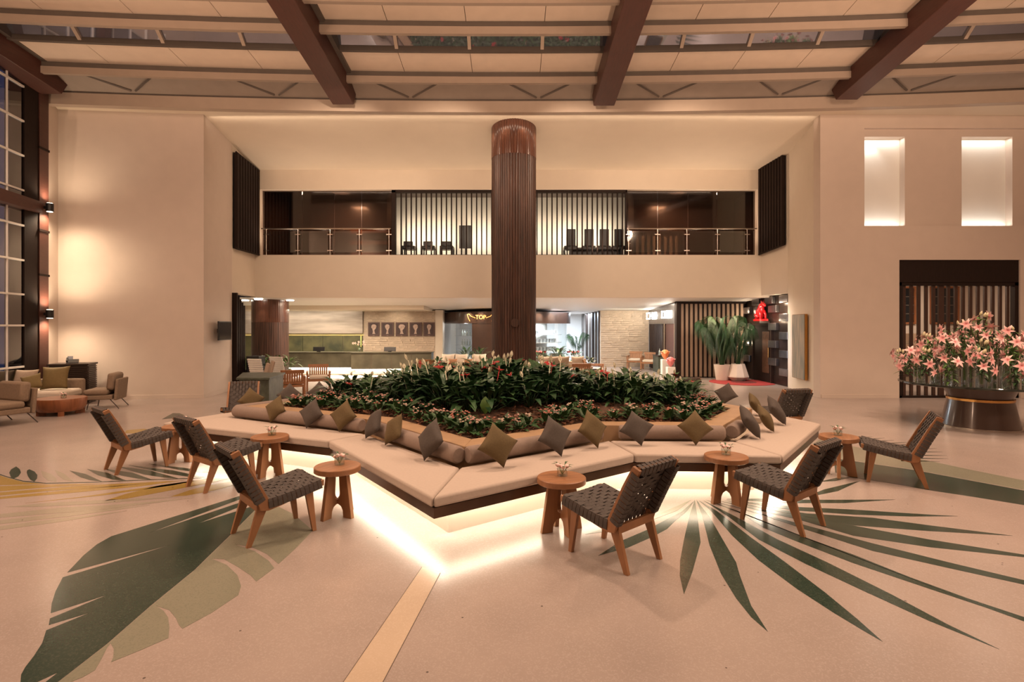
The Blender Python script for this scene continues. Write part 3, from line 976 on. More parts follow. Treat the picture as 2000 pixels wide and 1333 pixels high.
def pillow(label, c, px, top, bot, wpx, yaw, lean=22, roll=45, h0=.455, k=0, z=None):
    """stands on its lowest corner at px, bot; yaw = direction its face looks (degrees, -90 = at the camera)"""
    p = P(px, bot, h0)
    hgt = (bot - top) * p.y / F
    R3 = Euler((0, 0, R(yaw - 90))).to_matrix() @ Euler((R(lean), 0, 0)).to_matrix() @ Euler((R(-90), 0, 0)).to_matrix() @ Euler((0, 0, R(roll))).to_matrix()
    me = pm[(c, k % 3)]
    zs = [(R3 @ v.co) for v in me.vertices]
    zmin, zmax = min(v.z for v in zs), max(v.z for v in zs)
    sc_ = hgt / (zmax - zmin)
    sc_ = min(max(sc_, .80), 1.25)
    low = min(zs, key=lambda v: v.z)
    o = put('scatter_pillow', me, None, (p.x - low.x * sc_, p.y - low.y * sc_, h0 - zmin * sc_), R3.to_euler(), (sc_,) * 3)
    return tag(o, label, 'pillow', 'olive and charcoal scatter pillows on the bench')


pillow('olive pillow leftmost in the front row, on the left bolster', 'o', 527, 777, 827, 44, -115, roll=40)
pillow('charcoal pillow second from the left in the front row', 'g', 598, 780, 838, 50, -112, roll=42)
pillow('olive pillow third from the left in the front row', 'o', 662, 783, 845, 47, -112, roll=45, k=1)
pillow('charcoal pillow seen nearly edge on at the left bend of the bench', 'g', 714, 796, 858, 38, -150, roll=28, k=1)
pillow('olive pillow turned aside, right of the edge on charcoal one at the bend', 'o', 752, 808, 871, 50, -142, roll=28, k=2)
pillow('charcoal pillow on the seat left of the bench tip nearest the camera', 'g', 828, 820, 902, 52, -138, roll=48, k=2)
pillow('large olive pillow just right of the bench tip nearest the camera', 'o', 984, 830, 915, 74, -62, roll=50)
pillow('charcoal pillow in the middle of the seat right of the bench tip', 'g', 1097, 815, 893, 65, -60, roll=52)
pillow('olive pillow at the inner corner right of the bench tip', 'o', 1168, 803, 877, 57, -55, roll=46, k=1)
pillow('charcoal pillow on the front right seat, beside the inner corner', 'g', 1253, 808, 872, 77, -88, roll=55, k=1)
pillow('broad olive pillow on the front right seat, near its right end', 'o', 1359, 807, 871, 81, -92, roll=40, k=2)
pillow('charcoal pillow nearest of the right end cluster', 'g', 1485, 795, 859, 41, -20, roll=25, k=2, lean=30)
pillow('olive pillow in the middle of the right end cluster', 'o', 1512, 797, 846, 50, -25, roll=25, lean=30)
pillow('charcoal pillow furthest right on the bench', 'g', 1535, 777, 832, 44, -28, roll=25, lean=32)
pillow('olive pillow at the back of the right end cluster', 'o', 1488, 773, 814, 34, -30, roll=25, k=1, lean=30)
pillow('olive pillow lying on the left bolster before the grey woven chair', 'o', 494, 762, 806, 50, -60, roll=50, k=2)
pillow('charcoal pillow on the back left seat behind the pink flowers, left of a pair', 'g', 565, 760, 795, 50, -70, roll=45, k=1)
pillow('charcoal pillow on the back left seat behind the pink flowers, right of a pair', 'g', 622, 757, 790, 45, -75, roll=45, k=2)
pillow('olive pillow on the back seat against the left edge of the tall plants', 'o', 668, 750, 785, 40, -60, roll=30, k=0)
pillow('charcoal pillow on the back right seat, behind the pink flowers', 'g', 1412, 765, 792, 40, -120, roll=35, k=0)

# ------------------------------------------------------------------ planting
big = [(-2.75, 8.5), (-1.3, 7.75), (-.5, 6.95), (.6, 7.65), (2.6, 8.05), (2.85, 8.6), (2.55, 9.2), (1.6, 10.1), (0, 10.8), (-1.7, 10.0), (-2.8, 9.0)]


def foliage(seed, n, hgt, W, m, spread=.9):
    r_ = random.Random(seed)
    mb = MB()
    for i in range(n):
        a = i * 2.4 + r_.uniform(-.3, .3)
        t = (i + .5) / n
        el = R(80 - 62 * t * spread + r_.uniform(-8, 8))
        L = hgt * r_.uniform(.5, .66)
        st_len = hgt * r_.uniform(.42, .62)
        d = Vector((math.cos(a) * math.cos(el), math.sin(a) * math.cos(el), math.sin(el)))
        b = d * st_len
        mb.tube([(0, 0, -.03), tuple(b * .5 + Vector((0, 0, .02))), tuple(b)], .004, 3)
        d2 = Vector((math.cos(a) * math.cos(el * .75), math.sin(a) * math.cos(el * .75), math.sin(el * .75)))
        mb.leaf(b, d2, (0, 0, 1), L, W * r_.uniform(.85, 1.2), droop=r_.uniform(.25, .6))
    return mb.mesh('foliage', m, True)


FOL = [foliage(i, 25, .56, .088, M_LEAF if i % 3 else M_LEAF2) for i in range(5)]


def spathe_mesh():
    mb = MB()
    mb.tube([(0, 0, 0), (.01, 0, .3), (.012, 0, .52)], .004, 4)
    mb.leaf((.012, 0, .51), (.15, .1, 1), (1, 0, 0), .10, .05, droop=-.05, fold=.5)
    mb.tube([(.022, .002, .53), (.03, .004, .585)], .008, 5)
    return mb.mesh('white_spathe', M_SPATHE, True)


def anth_mesh():
    mb = MB()
    mb.tube([(0, 0, 0), (.02, 0, .28), (.03, 0, .46)], .004, 4)
    for s in (-1, 1):
        mb.leaf((.03, 0, .46), (.75, s * .45, .25), (0, 0, 1), .11, .085, droop=.12)
    mb.leaf((.03, 0, .46), (.8, 0, .2), (0, 0, 1), .125, .08, droop=.12)
    mb.tube([(.03, 0, .465), (.075, 0, .51)], .007, 5)
    return mb.mesh('red_flower', M_RED, True)


SP, AN = spathe_mesh(), anth_mesh()
pts = []
tries = 0
while len(pts) < 165 and tries < 20000:
    tries += 1
    x, y = rnd.uniform(-2.9, 2.95), rnd.uniform(6.8, 10.9)
    if inside((x, y), big) and all((x - q[0]) ** 2 + (y - q[1]) ** 2 > .235 ** 2 for q in pts):
        pts.append((x, y))
for i, (x, y) in enumerate(sorted(pts, key=lambda q: q[1])):
    red = rnd.random() < .26
    z = bed_h(x, y) - .02
    s = rnd.uniform(.85, 1.08) * (.76 if x < -1.7 else .82 if x > .8 else 1.0)
    if y > 9.7 and x > .8:
        continue
    zone = ('front' if y < 7.9 else 'middle' if y < 9.2 else 'back') + (' left' if x < -1.1 else ' right' if x > 1.1 else ' centre')
    nm, lb, gp = ('flamingo_lily', 'dark green flamingo lily with red flowers, %s of the planter' % zone, 'red flowered plants, %s of the planter' % zone) if red else ('peace_lily', 'dark green peace lily with white spathes, %s of the planter' % zone, 'white flowered plants, %s of the planter' % zone)
    t = thing(nm, lb, 'plant', (x, y, z), rnd.uniform(0, 6.28), gp)
    t.scale = (s, s, s)
    put('foliage', FOL[i % 5], t)
    for k in range(1 if red else rnd.choice((0, 1, 1, 2))):
        a = rnd.uniform(0, 6.28)
        put('red_flower' if red else 'white_spathe', AN if red else SP, t, (.05 * math.cos(a), .05 * math.sin(a), -.02), (rnd.uniform(-.3, .3), rnd.uniform(-.3, .3), a), (1.35 if red else 1.1, 1.35 if red else 1.1, rnd.uniform(1.0, 1.3) if y < 8.4 else rnd.uniform(.85, 1.08)))
# one bright new leaf
t = thing('peace_lily', 'peace lily with one yellow green leaf at the front of the planter', 'plant', (-.33, 7.0, .6))
put('foliage', FOL[1], t)
MB().leaf((.0, -.25, .30), (.0, -.35, -1), (0, -1, .2), .22, .13, droop=.05).build('yellow_leaf', M_LEAF3, t, smooth=True)

# low flowering plants round the edge
SM, SF = [], []
for k in range(4):
    r_ = random.Random(50 + k)
    mb, mf = MB(), MB()
    for i in range(16):
        a, el = i * 2.4, R(r_.uniform(15, 80))
        d = Vector((math.cos(a) * math.cos(el), math.sin(a) * math.cos(el), math.sin(el)))
        mb.leaf(d * .06, d, (0, 0, 1), r_.uniform(.10, .15), .075, droop=.3, seg=2)
    for i in range(8):
        a, rr = r_.uniform(0, 6.28), r_.uniform(0, .085)
        mf.lathe([(.002, -.008), (.017, 0), (.002, .011)], 5, (rr * math.cos(a), rr * math.sin(a)))
        for q in range(len(mf.v) - 15, len(mf.v)):
            v = mf.v[q]
            mf.v[q] = (v[0], v[1], v[2] + .15 + .02 * math.sin(a * 3))
    SM.append(mb.mesh('foliage', M_LEAF2, True))
    SF.append(mf.mesh('flower_cluster', M_PINKF))
M_ORF = mat('small_coral_flower', (.46, .16, .11, 1), .7, noise=.4, nscale=30)
M_CRF = mat('small_cream_flower', (.55, .42, .33, 1), .7, noise=.3, nscale=30)
SF2 = [SF[1].copy(), SF[2].copy()]
for me, m in zip(SF2, (M_ORF, M_CRF)):
    me.materials.clear()
    me.materials.append(m)
SFX = [SF[0], SF2[0], SF2[1], SF[3]]
n_small = 0
for ring, (d, gap) in enumerate(((.14, .20), (.36, .22), (.58, .25))):
    poly = offset(soil_o, d)
    for i in range(N):
        j = (i + 1) % N
        a, b = Vector(poly[i]), Vector(poly[j])
        m_ = max(1, int((b - a).length / gap))
        for k in range(m_):
            p = a.lerp(b, (k + .5) / m_) + Vector((rnd.uniform(-.05, .05), rnd.uniform(-.05, .05)))
            if inside(p, big) or rnd.random() < .10 + (.45 if ring == 2 else 0) or not inside(p, soil_o):
                continue
            if p.y > 9.9:
                continue
            c = rnd.choice((0, 0, 1, 2, 3))
            cn = ('pink', 'coral', 'cream', 'pink')[c]
            zn = ('left' if p.x < -2 else 'front left' if p.x < -.4 else 'front right' if p.x < 1.9 and p.y < 8.4 else 'right') + (' rear' if p.y > 8.9 else '') + (' border' if ring == 0 else ' second row')
            t = thing('bedding_flower', 'low leafy bedding plant with small %s flowers, %s of the planter edge' % (cn, zn), 'plant', (p.x, p.y, bed_h(p.x, p.y) - .01), rnd.uniform(0, 6.28), 'small %s flowers, %s of the planter edge' % (cn, zn))
            s = rnd.uniform(.85, 1.25)
            t.scale = (s, s, s)
            put('foliage', SM[n_small % 4], t)
            put('flower_cluster', SFX[c], t)
            n_small += 1
# ------------------------------------------------------------------ woven lounge chairs (local +x is the way the chair faces)
def polyline(pts, n):
    pts = [Vector(p) for p in pts]
    L = [0]
    for a, b in zip(pts, pts[1:]):
        L.append(L[-1] + (b - a).length)
    out = []
    for i in range(n):
        s = L[-1] * i / (n - 1)
        k = max(q for q in range(len(L) - 1) if L[q] <= s + 1e-9)
        t = (s - L[k]) / (L[k + 1] - L[k])
        out.append((pts[k].lerp(pts[k + 1], t), (pts[k + 1] - pts[k]).normalized()))
    return out


SEAT_C = [(.335, 0, .445), (.22, 0, .425), (.10, 0, .400), (-.02, 0, .380), (-.14, 0, .368)]
BACK_C = [(-.165, 0, .345), (-.27, 0, .56), (-.375, 0, .775)]


def cross_strap(par, half=.25, sag=.012):
    mb = MB()
    ys = [-half + 2 * half * i / 16 for i in range(17)]
    path = [(0, -half + .052, -.012), (0, -half + .05, -.074), (0, -half + .04, -.076), (0, -half - .004, -.073), (0, -half - .004, -.02)]
    for i, y in enumerate(ys):
        wv = .0035 * (1 if (i // 2 + par) % 2 else -1) if 0 < i < 16 else 0
        path.append((0, y, wv - sag * (1 - (y / half) ** 2)))
    path += [(0, half + .004, -.02), (0, half + .004, -.073), (0, half - .04, -.076), (0, half - .05, -.074), (0, half - .052, -.012)]
    mb.ribbon(path, (.0170, 0, 0), .003)
    return mb.mesh('strap', M_STRAP)


def long_strap(curve, par, n, wrap0=.05, wrap1=.03, sag=.012):
    mb = MB()
    pl_ = polyline(curve, 2 * n + 1)
    path = []
    p, d = pl_[0]
    nrm = Vector((-d.z, 0, d.x)) if d.x < 0 else Vector((-d.z, 0, d.x))
    path.append(p + Vector((.012, 0, -wrap0)))
    for i, (p, d) in enumerate(pl_):
        nn = Vector((d.z, 0, -d.x))
        wv = .0035 * (1 if (i // 2 + par) % 2 else -1)
        path.append(p + nn * (wv * (1 if 0 < i < 2 * n else 0) - .0))
    p, d = pl_[-1]
    nn = Vector((d.z, 0, -d.x))
    path.append(p - nn * wrap1 + d * .004)
    if wrap1 > .04:
        path.append(p - nn * (wrap1 + .004) - d * .05)
    mb.ribbon(path, (0, .0192, 0), .003)
    return mb.mesh('strap', M_STRAP)


def make_chair(name, label):
    t = thing(name, label, 'chair', group='woven lounge chairs round the bench')
    side = [(.345, .438), (.22, .416), (.10, .391), (-.02, .371), (-.105, .362), (-.185, .53), (-.355, .795), (-.41, .775), (-.30, .56), (-.205, .345), (-.185, .285), (-.12, .275), (.0, .295), (.15, .335), (.345, .385)]
    side = [(.345, .438), (.22, .416), (.10, .391), (-.02, .371), (-.115, .361), (-.26, .65), (-.345, .80), (-.405, .775), (-.30, .55), (-.205, .345), (-.185, .285), (-.12, .275), (.0, .30), (.15, .345), (.345, .39)]
    for s in (-1, 1):
        MB().slab(side, s * .235 - .015, s * .235 + .015).build('side_frame', M_TEAK, t, bevel=.004)
        MB().slab([(.185, .385), (.255, .40), (.292, 0), (.258, 0)], s * .203 - .016, s * .203 + .016).build('leg', M_TEAK, t, bevel=.003)
        MB().slab([(-.185, .36), (-.09, .36), (-.245, 0), (-.282, 0)], s * .203 - .016, s * .203 + .016).build('leg', M_TEAK, t, bevel=.003)
    MB().box(-.205, -.175, -.22, .22, .275, .335).build('rear_rail', M_TEAK, t, bevel=.003)
    MB().box(.28, .31, -.22, .22, .365, .41).build('front_rail', M_TEAK, t, bevel=.003)
    MB().cbox((-.378, 0, .772), (.026, .45, .04)).build('top_rail', M_TEAK, t)
    cs = [cross_strap(0), cross_strap(1)]
    ns, nb = 12, 11
    for i, (p, d) in enumerate(polyline([(.296, 0, .441)] + SEAT_C[1:4] + [(-.11, 0, .370)], ns)):
        put('strap', cs[i % 2], t, p, (0, math.atan2(d.z, -d.x) * 1.0, 0))
    for i, (p, d) in enumerate(polyline([(-.155, 0, .385), (-.25, 0, .58), (-.335, 0, .745)], nb)):
        # surface normal of the back looks forward
        put('strap', cs[i % 2], t, p + Vector((.0, 0, 0)), (0, math.atan2(d.x * -1, d.z) * -1 + R(90), 0))
    ls = [long_strap(SEAT_C, 0, ns), long_strap(SEAT_C, 1, ns)]
    bc = [(-.150, 0, .345), (-.25, 0, .58), (-.357, 0, .806)]
    lb = [long_strap(bc, 0, nb, wrap1=.05), long_strap(bc, 1, nb, wrap1=.05)]
    for i in range(9):
        y = -.198 + .396 * i / 8
        put('strap', ls[i % 2], t, (0, y, -.012 * (1 - (y / .25) ** 2) - .002))
        put('strap', lb[i % 2], t, (.0, y, -.004))
    return t


chair_list = [
    (-2.06, 4.68, 43, 'woven lounge chair with teak legs, front left one nearest the camera, beside a side table'),
    (.80, 4.21, 131.4, 'woven lounge chair seen from behind in front of the bench, right of the bench tip'),
    (2.45, 4.91, 128.6, 'woven lounge chair seen from behind at the right corner of the bench'),
    (4.40, 6.23, 150.5, 'woven lounge chair furthest right, in front of the lily table'),
    (-4.71, 6.80, 51, 'woven lounge chair furthest left, standing on the leaflet inlay'),
    (-3.27, 6.10, 54, 'woven lounge chair second from the left, overlapped by the nearer one'),
    (-4.62, 9.25, -72, 'pale grey woven lounge chair behind the left end of the bench'),
    (4.36, 8.80, 102, 'woven lounge chair behind the right end of the bench, by the art pier'),
    (3.22, 10.6, 112, 'woven lounge chair behind the tall plants on the right'),
]
proto = None
for (x, y, a, lb) in chair_list:
    if proto is None:
        proto = make_chair('lounge_chair', lb)
        c = proto
    else:
        c = dup(proto, label=lb)
    c.location = (x, y, 0)
    c.rotation_euler = (0, 0, R(a))

# ------------------------------------------------------------------ side tables with little vases
tables = [
    (.43, 4.72, 20, 'round teak side table in front of the bench tip, right of it'),
    (-1.64, 5.10, 62, 'round teak side table beside the front left woven chair'),
    (-2.89, 6.48, 75, 'round teak side table at the bend of the left bench'),
    (-4.37, 7.15, 70, 'round teak side table furthest left, before the left bench end'),
    (2.17, 5.50, 25, 'round teak side table by the front right seat'),
    (3.90, 6.48, 60, 'round teak side table furthest right, under the right bench end'),
]


def make_table(lb):
    t = thing('side_table', lb, 'table', group='round teak side tables')
    MB().lathe([(.001, .413), (.200, .413), (.212, .420), (.212, .462), (.206, .468), (.001, .468)], 40).build('table_top', M_TEAK2, t, smooth='auto')
    pr = [(.0, .115), (.03, .113), (.062, .098), (.082, .065), (.09, .0), (.192, .0), (.128, .414), (.034, .414), (.046, .20), (.040, .172), (.022, .158), (.0, .156)]
    for k in range(4):
        MB().slab(pr, -.019, .019).build('leg', M_TEAK, t, rot=(0, 0, k * math.pi / 2), bevel=.003)
    return t


def make_vase(lb):
    t = thing('bud_vase', lb, 'vase', group='small glass vases of pink flowers on the side tables')
    MB().lathe([(.001, .003), (.042, .003), (.046, .0), (.048, .062), (.045, .062), (.043, .008), (.001, .008)], 20).build('glass', M_GLASS, t, smooth='auto')
    r_ = random.Random(3)
    mb, mf, ml = MB(), MB(), MB()
    for i in range(7):
        a = i * 2.4
        e = (.042 * math.cos(a), .042 * math.sin(a), r_.uniform(.07, .105))
        mb.tube([(0, 0, .01), e], .002, 3)
        ml.leaf(e, (math.cos(a), math.sin(a), .6), (0, 0, 1), .06, .025, seg=2)
        if i % 2 == 0:
            mf.lathe([(.002, e[2] - .014), (.022, e[2]), (.018, e[2] + .014), (.002, e[2] + .022)], 7, e[:2])
    mb.build('stems', M_STEM, t)
    ml.build('leaves', M_LEAF2, t)
    mf.build('flowers', M_LILY, t, smooth=True)
    return t


vproto = None
for i, (x, y, a, lb) in enumerate(tables):
    if i == 0:
        tproto = tb = make_table(lb)
        vproto = v = make_vase('little glass vase on the ' + lb[6:].split(',')[0])
    else:
        tb = dup(tproto, label=lb)
        v = dup(vproto, label='little glass vase on the ' + lb[6:])
    tb.location = (x, y, 0)
    tb.rotation_euler = (0, 0, R(a))
    v.location = (x + .01, y + .03, .468)
    v.rotation_euler = (0, 0, i * 1.3)

# ------------------------------------------------------------------ lily table
LT = (8.30, 9.63)
t = thing('flower_table', 'large round dark stone table on a brown tapered drum, covered in lily vases', 'table', (LT[0], LT[1], 0))
MB().lathe([(.001, 0), (.60, 0), (.60, .025), (.001, .025)], 48).build('foot_plate', M_CHROME, t, smooth='auto')
MB().lathe([(.555, .025), (.465, .47), (.001, .47)], 48).build('drum', M_BROWNM, t, smooth='auto')
MB().lathe([(.001, .47), (.475, .47), (.475, .51), (.001, .51)], 48).build('brass_ring', M_GOLD, t, smooth='auto')
MB().lathe([(.45, .51), (.54, .735), (.001, .735)], 48).build('collar', M_BROWNM, t, smooth='auto')
MB().lathe([(.001, .735), (1.15, .735), (1.19, .745), (1.19, .772), (1.18, .78), (.001, .78)], 72).build('table_top', M_DKSTONE, t, smooth='auto')


def lily_flower(seed, closed=False):
    r_ = random.Random(seed)
    mb = MB()
    for k in range(6):
        a = k * math.pi / 3 + r_.uniform(-.15, .15)
        op = .35 if closed else 1.0
        d = Vector((math.cos(a) * op, math.sin(a) * op, .75))
        L = .098 if k % 2 else .09
        mb.leaf((0, 0, 0), d, Vector((-math.cos(a) * .75, -math.sin(a) * .75, op)), L, .052 if k % 2 else .038, droop=.62, fold=.2)
    return mb.mesh('lily_flower', M_LILY, True)


def lily_petal_mat():
    nt = M_LILY.node_tree
    b = nt.nodes['Principled BSDF']
    tc = nt.nodes.new('ShaderNodeTexCoord')
    ln = nt.nodes.new('ShaderNodeVectorMath')
    ln.operation = 'LENGTH'
    nt.links.new(tc.outputs['Object'], ln.inputs[0])
    rp = nt.nodes.new('ShaderNodeValToRGB')
    rp.color_ramp.elements[0].position = .02
    rp.color_ramp.elements[0].color = (.72, .27, .28, 1)
    rp.color_ramp.elements[1].position = .11
    rp.color_ramp.elements[1].color = (.88, .66, .62, 1)
    nt.links.new(ln.outputs['Value'], rp.inputs[0])
    nt.links.new(rp.outputs[0], b.inputs['Base Color'])


lily_petal_mat()
LF = [lily_flower(1), lily_flower(2), lily_flower(3), lily_flower(4, True)]
LG = []
for k in range(3):
    r_ = random.Random(90 + k)
    mb = MB()
    for i in range(34):
        a = i * 2.4
        z = -.36 + .38 * i / 34
        d = Vector((math.cos(a), math.sin(a), r_.uniform(-.1, .7)))
        mb.leaf((0, 0, z), d, (0, 0, 1), r_.uniform(.12, .2), .038, droop=.45)
    LG.append(mb.mesh('leaves', M_LEAF2 if k else mat('leaf_fresh', (.10, .22, .045, 1), .45, noise=.4, nscale=9), True))
mbb = MB()
for k in range(3):
    a = k * 2.1
    mbb.lathe([(.002, .02), (.02, .04), (.022, .07), (.004, .11)], 7, (.05 * math.cos(a), .05 * math.sin(a)))
BUD = mbb.mesh('buds', M_BUD, True)
vm = {}
spots = [(0, 0)] + [(.33 * math.cos(i * math.pi / 3 + .2), .33 * math.sin(i * math.pi / 3 + .2)) for i in range(6)] + [(.64 * math.cos(i * math.pi / 5.5), .64 * math.sin(i * math.pi / 5.5)) for i in range(11)] + \
        [(.90 * math.cos(i * math.pi / 8 + .1), .90 * math.sin(i * math.pi / 8 + .1)) for i in range(16)]
for i, (dx, dy) in enumerate(spots):
    r = math.hypot(dx, dy)
    vh = .52 if r < .2 else (.44 if r < .5 else (.34 if r < .8 else .24))
    key = round(vh, 2)
    if key not in vm:
        vm[key] = MB().lathe([(.001, .012), (.047, .012), (.050, .0), (.050, vh), (.047, vh), (.046, .016), (.001, .016)], 18).mesh('glass_vase', M_GLASS, 'auto')
    x, y = LT[0] + dx, LT[1] + dy
    ringn = {.52: 'at the centre', .44: 'in the inner ring', .34: 'in the middle ring', .24: 'in the outer ring'}[key]
    if r > .2:
        ringn = ringn + (', left side' if dx < -.28 * r / .5 * .5 - .1 else ', right side' if dx > .28 * r / .5 * .5 + .1 else ', front' if dy < 0 else ', rear')
    v = put('glass_vase', vm[key], None, (x, y, .78))
    tag(v, 'clear cylinder vase on the dark table %s' % ringn, 'vase', 'cylinder vases %s of the lily table' % ringn)
    b = thing('lily_bouquet', 'pink lilies in a glass vase on the dark table, %s' % ringn, 'flowers', (x, y, .79), i * 1.7, 'pink lilies %s of the lily table' % ringn)
    lean = Vector((dx, dy, 0)) * .26
    Mr = Matrix.Rotation(-i * 1.7, 3, 'Z')
    lean = Mr @ lean
    top = vh + rnd.uniform(.10, .24) + (.42 if r < .2 else .36 if r < .5 else .24 if r < .8 else .08)
    mb = MB()
    heads = []
    for k in range(5):
        a = k * 1.3 + i
        e = Vector((lean.x + .14 * math.cos(a), lean.y + .14 * math.sin(a), top - .07 * k))
        mb.tube([(.015 * math.cos(a), .015 * math.sin(a), .03), (lean.x * .25, lean.y * .25, vh), tuple(e)], .005, 4)
        heads.append((e, a))
    mb.build('stems', M_STEM, b)
    for k, (e, a) in enumerate(heads):
        tilt = Vector((math.cos(a) + lean.x * 2, math.sin(a) + lean.y * 2, rnd.uniform(-.25, .75)))
        q = tilt.to_track_quat('Z', 'Y')
        put('lily_flower', LF[(i + k) % 4], b, e, q.to_euler(), (1.0,) * 3)
    put('leaves', LG[i % 3], b, (lean.x * .75, lean.y * .75, top - .06), (0, 0, i))
    if i % 2 == 0:
        put('buds', BUD, b, (lean.x * .9 + .05, lean.y * .9, top - .03), (.3, .2, i))

# ------------------------------------------------------------------ left lounge corner
def armchair(name, lb, loc, rotz, w_, d_, cat='armchair'):
    """low taupe armchair on thin metal legs; local -y is the front"""
    t = thing(name, lb, cat, loc, rotz)
    MB().box(-w_ / 2, w_ / 2, -d_ / 2, d_ / 2 - .1, .20, .30).build('seat_base', M_TAUPE, t, bevel=.02)
    MB().box(-w_ / 2 - .01, w_ / 2 + .01, -d_ / 2 - .03, d_ / 2 - .18, .30, .42).build('seat_cushion', M_TAUPE, t, bevel=.045, smooth='auto')
    M = Matrix.Translation((0, d_ / 2 - .15, .40)) @ Matrix.Rotation(R(-5), 4, 'X')
    MB().box(-w_ / 2 + .04, w_ / 2 - .04, -.09, .07, 0, .36, M).build('back_cushion', M_TAUPE, t, bevel=.05, smooth='auto')
    M = Matrix.Translation((0, d_ / 2 - .05, .18)) @ Matrix.Rotation(R(-5), 4, 'X')
    MB().box(-w_ / 2, w_ / 2, -.03, .03, 0, .46, M).build('back_shell', M_TAUPE, t, bevel=.02)
    for sx in (-1, 1):
        for (y0, y1) in ((-d_ / 2 + .08, -d_ / 2 + .04), (d_ / 2 - .15, d_ / 2 + .02)):
            MB().tube([(sx * (w_ / 2 - .03), y0, .21), (sx * (w_ / 2 - .02), y1, 0)], .009, 6).build('leg', M_WENGE, t)
    return t


armchair('armchair', 'low taupe armchair on thin legs by the left wall, right of the dark cabinet', (-8.85, 11.85, 0), R(-72), .60, .60)
armchair('armchair', 'taupe armchair cut by the left edge of the photo', (-9.25, 9.75, 0), R(-20), .80, .80)
t = thing('sofa', 'cream sofa seat with cushions below the left window', 'sofa', (-10.15, 11.55, 0), R(8))
MB().box(-.95, .75, -.36, .40, .06, .26).build('base', M_TAUPE, t, bevel=.02)
MB().box(-.95, .75, -.38, .30, .26, .42).build('seat_cushion', M_CREAM, t, bevel=.05, smooth='auto')
MB().box(-.95, .75, .30, .42, .06, .62).build('back_rest', M_TAUPE, t, bevel=.04)
PSQ = {}
for nm, m in (('olive', M_OLIVE2), ('beige', M_LTPIL), ('cream', M_CREAM), ('taupe', M_TAUPE), ('chestnut', mat('tan_cushion', (.36, .19, .10, 1), .9, noise=.1, nscale=30))):
    PSQ[nm] = pillow_mesh('cushion', m, s=.48, t=.17, seed=len(nm))


def cushion(lb, col, loc, yaw, lean=18, roll=0, s=1.0, gp=None):
    R3 = Euler((0, 0, R(yaw - 90))).to_matrix() @ Euler((R(lean), 0, 0)).to_matrix() @ Euler((R(-90), 0, 0)).to_matrix() @ Euler((0, 0, R(roll))).to_matrix()
    me = PSQ[col]
    zmin = min((R3 @ v.co).z for v in me.vertices) * s
    o = put('cushion', me, None, (loc[0], loc[1], loc[2] - zmin), R3.to_euler(), (s,) * 3)
    return tag(o, lb, 'cushion', gp)


cushion('large olive velvet cushion at the right end of the left sofa', 'olive', (-9.78, 11.62, .42), -75, roll=2, s=1.05)
cushion('small olive cushion leaning in front of the large olive one on the left sofa', 'olive', (-10.02, 11.32, .42), -70, lean=30, roll=18, s=.72)
cushion('beige cushion in the middle of the left sofa', 'beige', (-10.32, 11.50, .42), -82, roll=0, s=.95)
cushion('olive cushion at the left edge of the photo on the sofa', 'olive', (-10.72, 11.45, .42), -82, roll=3, s=.9)
t = thing('coffee_table', 'round chestnut wood drum coffee table before the left sofa', 'table', (-9.10, 10.95, 0))
MB().lathe([(.001, .08), (.36, .08), (.41, .16), (.425, .31), (.415, .33), (.001, .33)], 40).build('drum_top', M_CHESTN, t, smooth='auto')
for a in (40, 130, 220, 310):
    MB().cbox((0, 0, .045), (.16, .10, .09), Matrix.Rotation(R(a), 4, 'Z') @ Matrix.Translation((.30, 0, 0))).build('foot', M_CHESTN, t)
vv = dup(vproto, loc=(-9.02, 10.92, .33), label='little vase of pale flowers on the chestnut drum table')
t = thing('cabinet', 'dark slatted cabinet in the corner by the left wall', 'cabinet', (-10.15, 12.55, 0), R(20))
MB().box(-.36, .36, -.26, .26, 0, .88).build('body', M_WENGE, t)
MB().box(-.39, .39, -.29, .29, .88, .92).build('top', M_WENGE, t, bevel=.004)
lv = MB().box(-.355, .355, -.012, .012, 0, .026).mesh('slat', M_WENGE)
for i in range(19):
    put('slat', lv, t, (0, -.272, .03 + i * .044))
lv2 = MB().box(-.012, .012, -.25, .25, 0, .026).mesh('slat', M_WENGE)
for i in range(19):
    put('slat', lv2, t, (.372, 0, .03 + i * .044))
t = thing('telephone', 'grey desk telephone with tilted screen on the dark cabinet', 'telephone', (-10.12, 12.5, .92), R(35))
MB().add([(-.11, -.09, 0), (.11, -.09, 0), (.11, .09, 0), (-.11, .09, 0), (-.11, -.09, .02), (.11, -.09, .02), (.11, .09, .09), (-.11, .09, .09)], [(3, 2, 1, 0), (4, 5, 6, 7), (0, 1, 5, 4), (1, 2, 6, 5), (2, 3, 7, 6), (3, 0, 4, 7)]).build('base', M_BLACK, t)
MB().cbox((-.05, .06, .14), (.10, .02, .12), Matrix.Rotation(R(-25), 4, 'X')).build('screen', mat('grey_plastic', (.07, .07, .085, 1), .35, noise=.05, nscale=9), t)
MB().tube([(-.10, -.06, .05), (-.10, 0, .08), (-.10, .07, .12)], .02, 6).build('handset', M_BLACK, t)
# television on the left pier
t = thing('television', 'small black flat television on the left pier', 'television', (-7.62, 14.15, 1.655))
MB().box(-.02, .02, -.36, .36, -.245, .245, Matrix.Rotation(R(4), 4, 'Z')).build('frame', M_BLACK, t, loc=(.13, 0, 0), bevel=.006)
MB().box(.021, .024, -.34, .34, -.225, .225, Matrix.Rotation(R(4), 4, 'Z')).build('screen', M_SCREEN, t, loc=(.13, 0, 0))
MB().box(-.06, .10, -.05, .05, -.05, .05).build('bracket', M_BLACK, t)
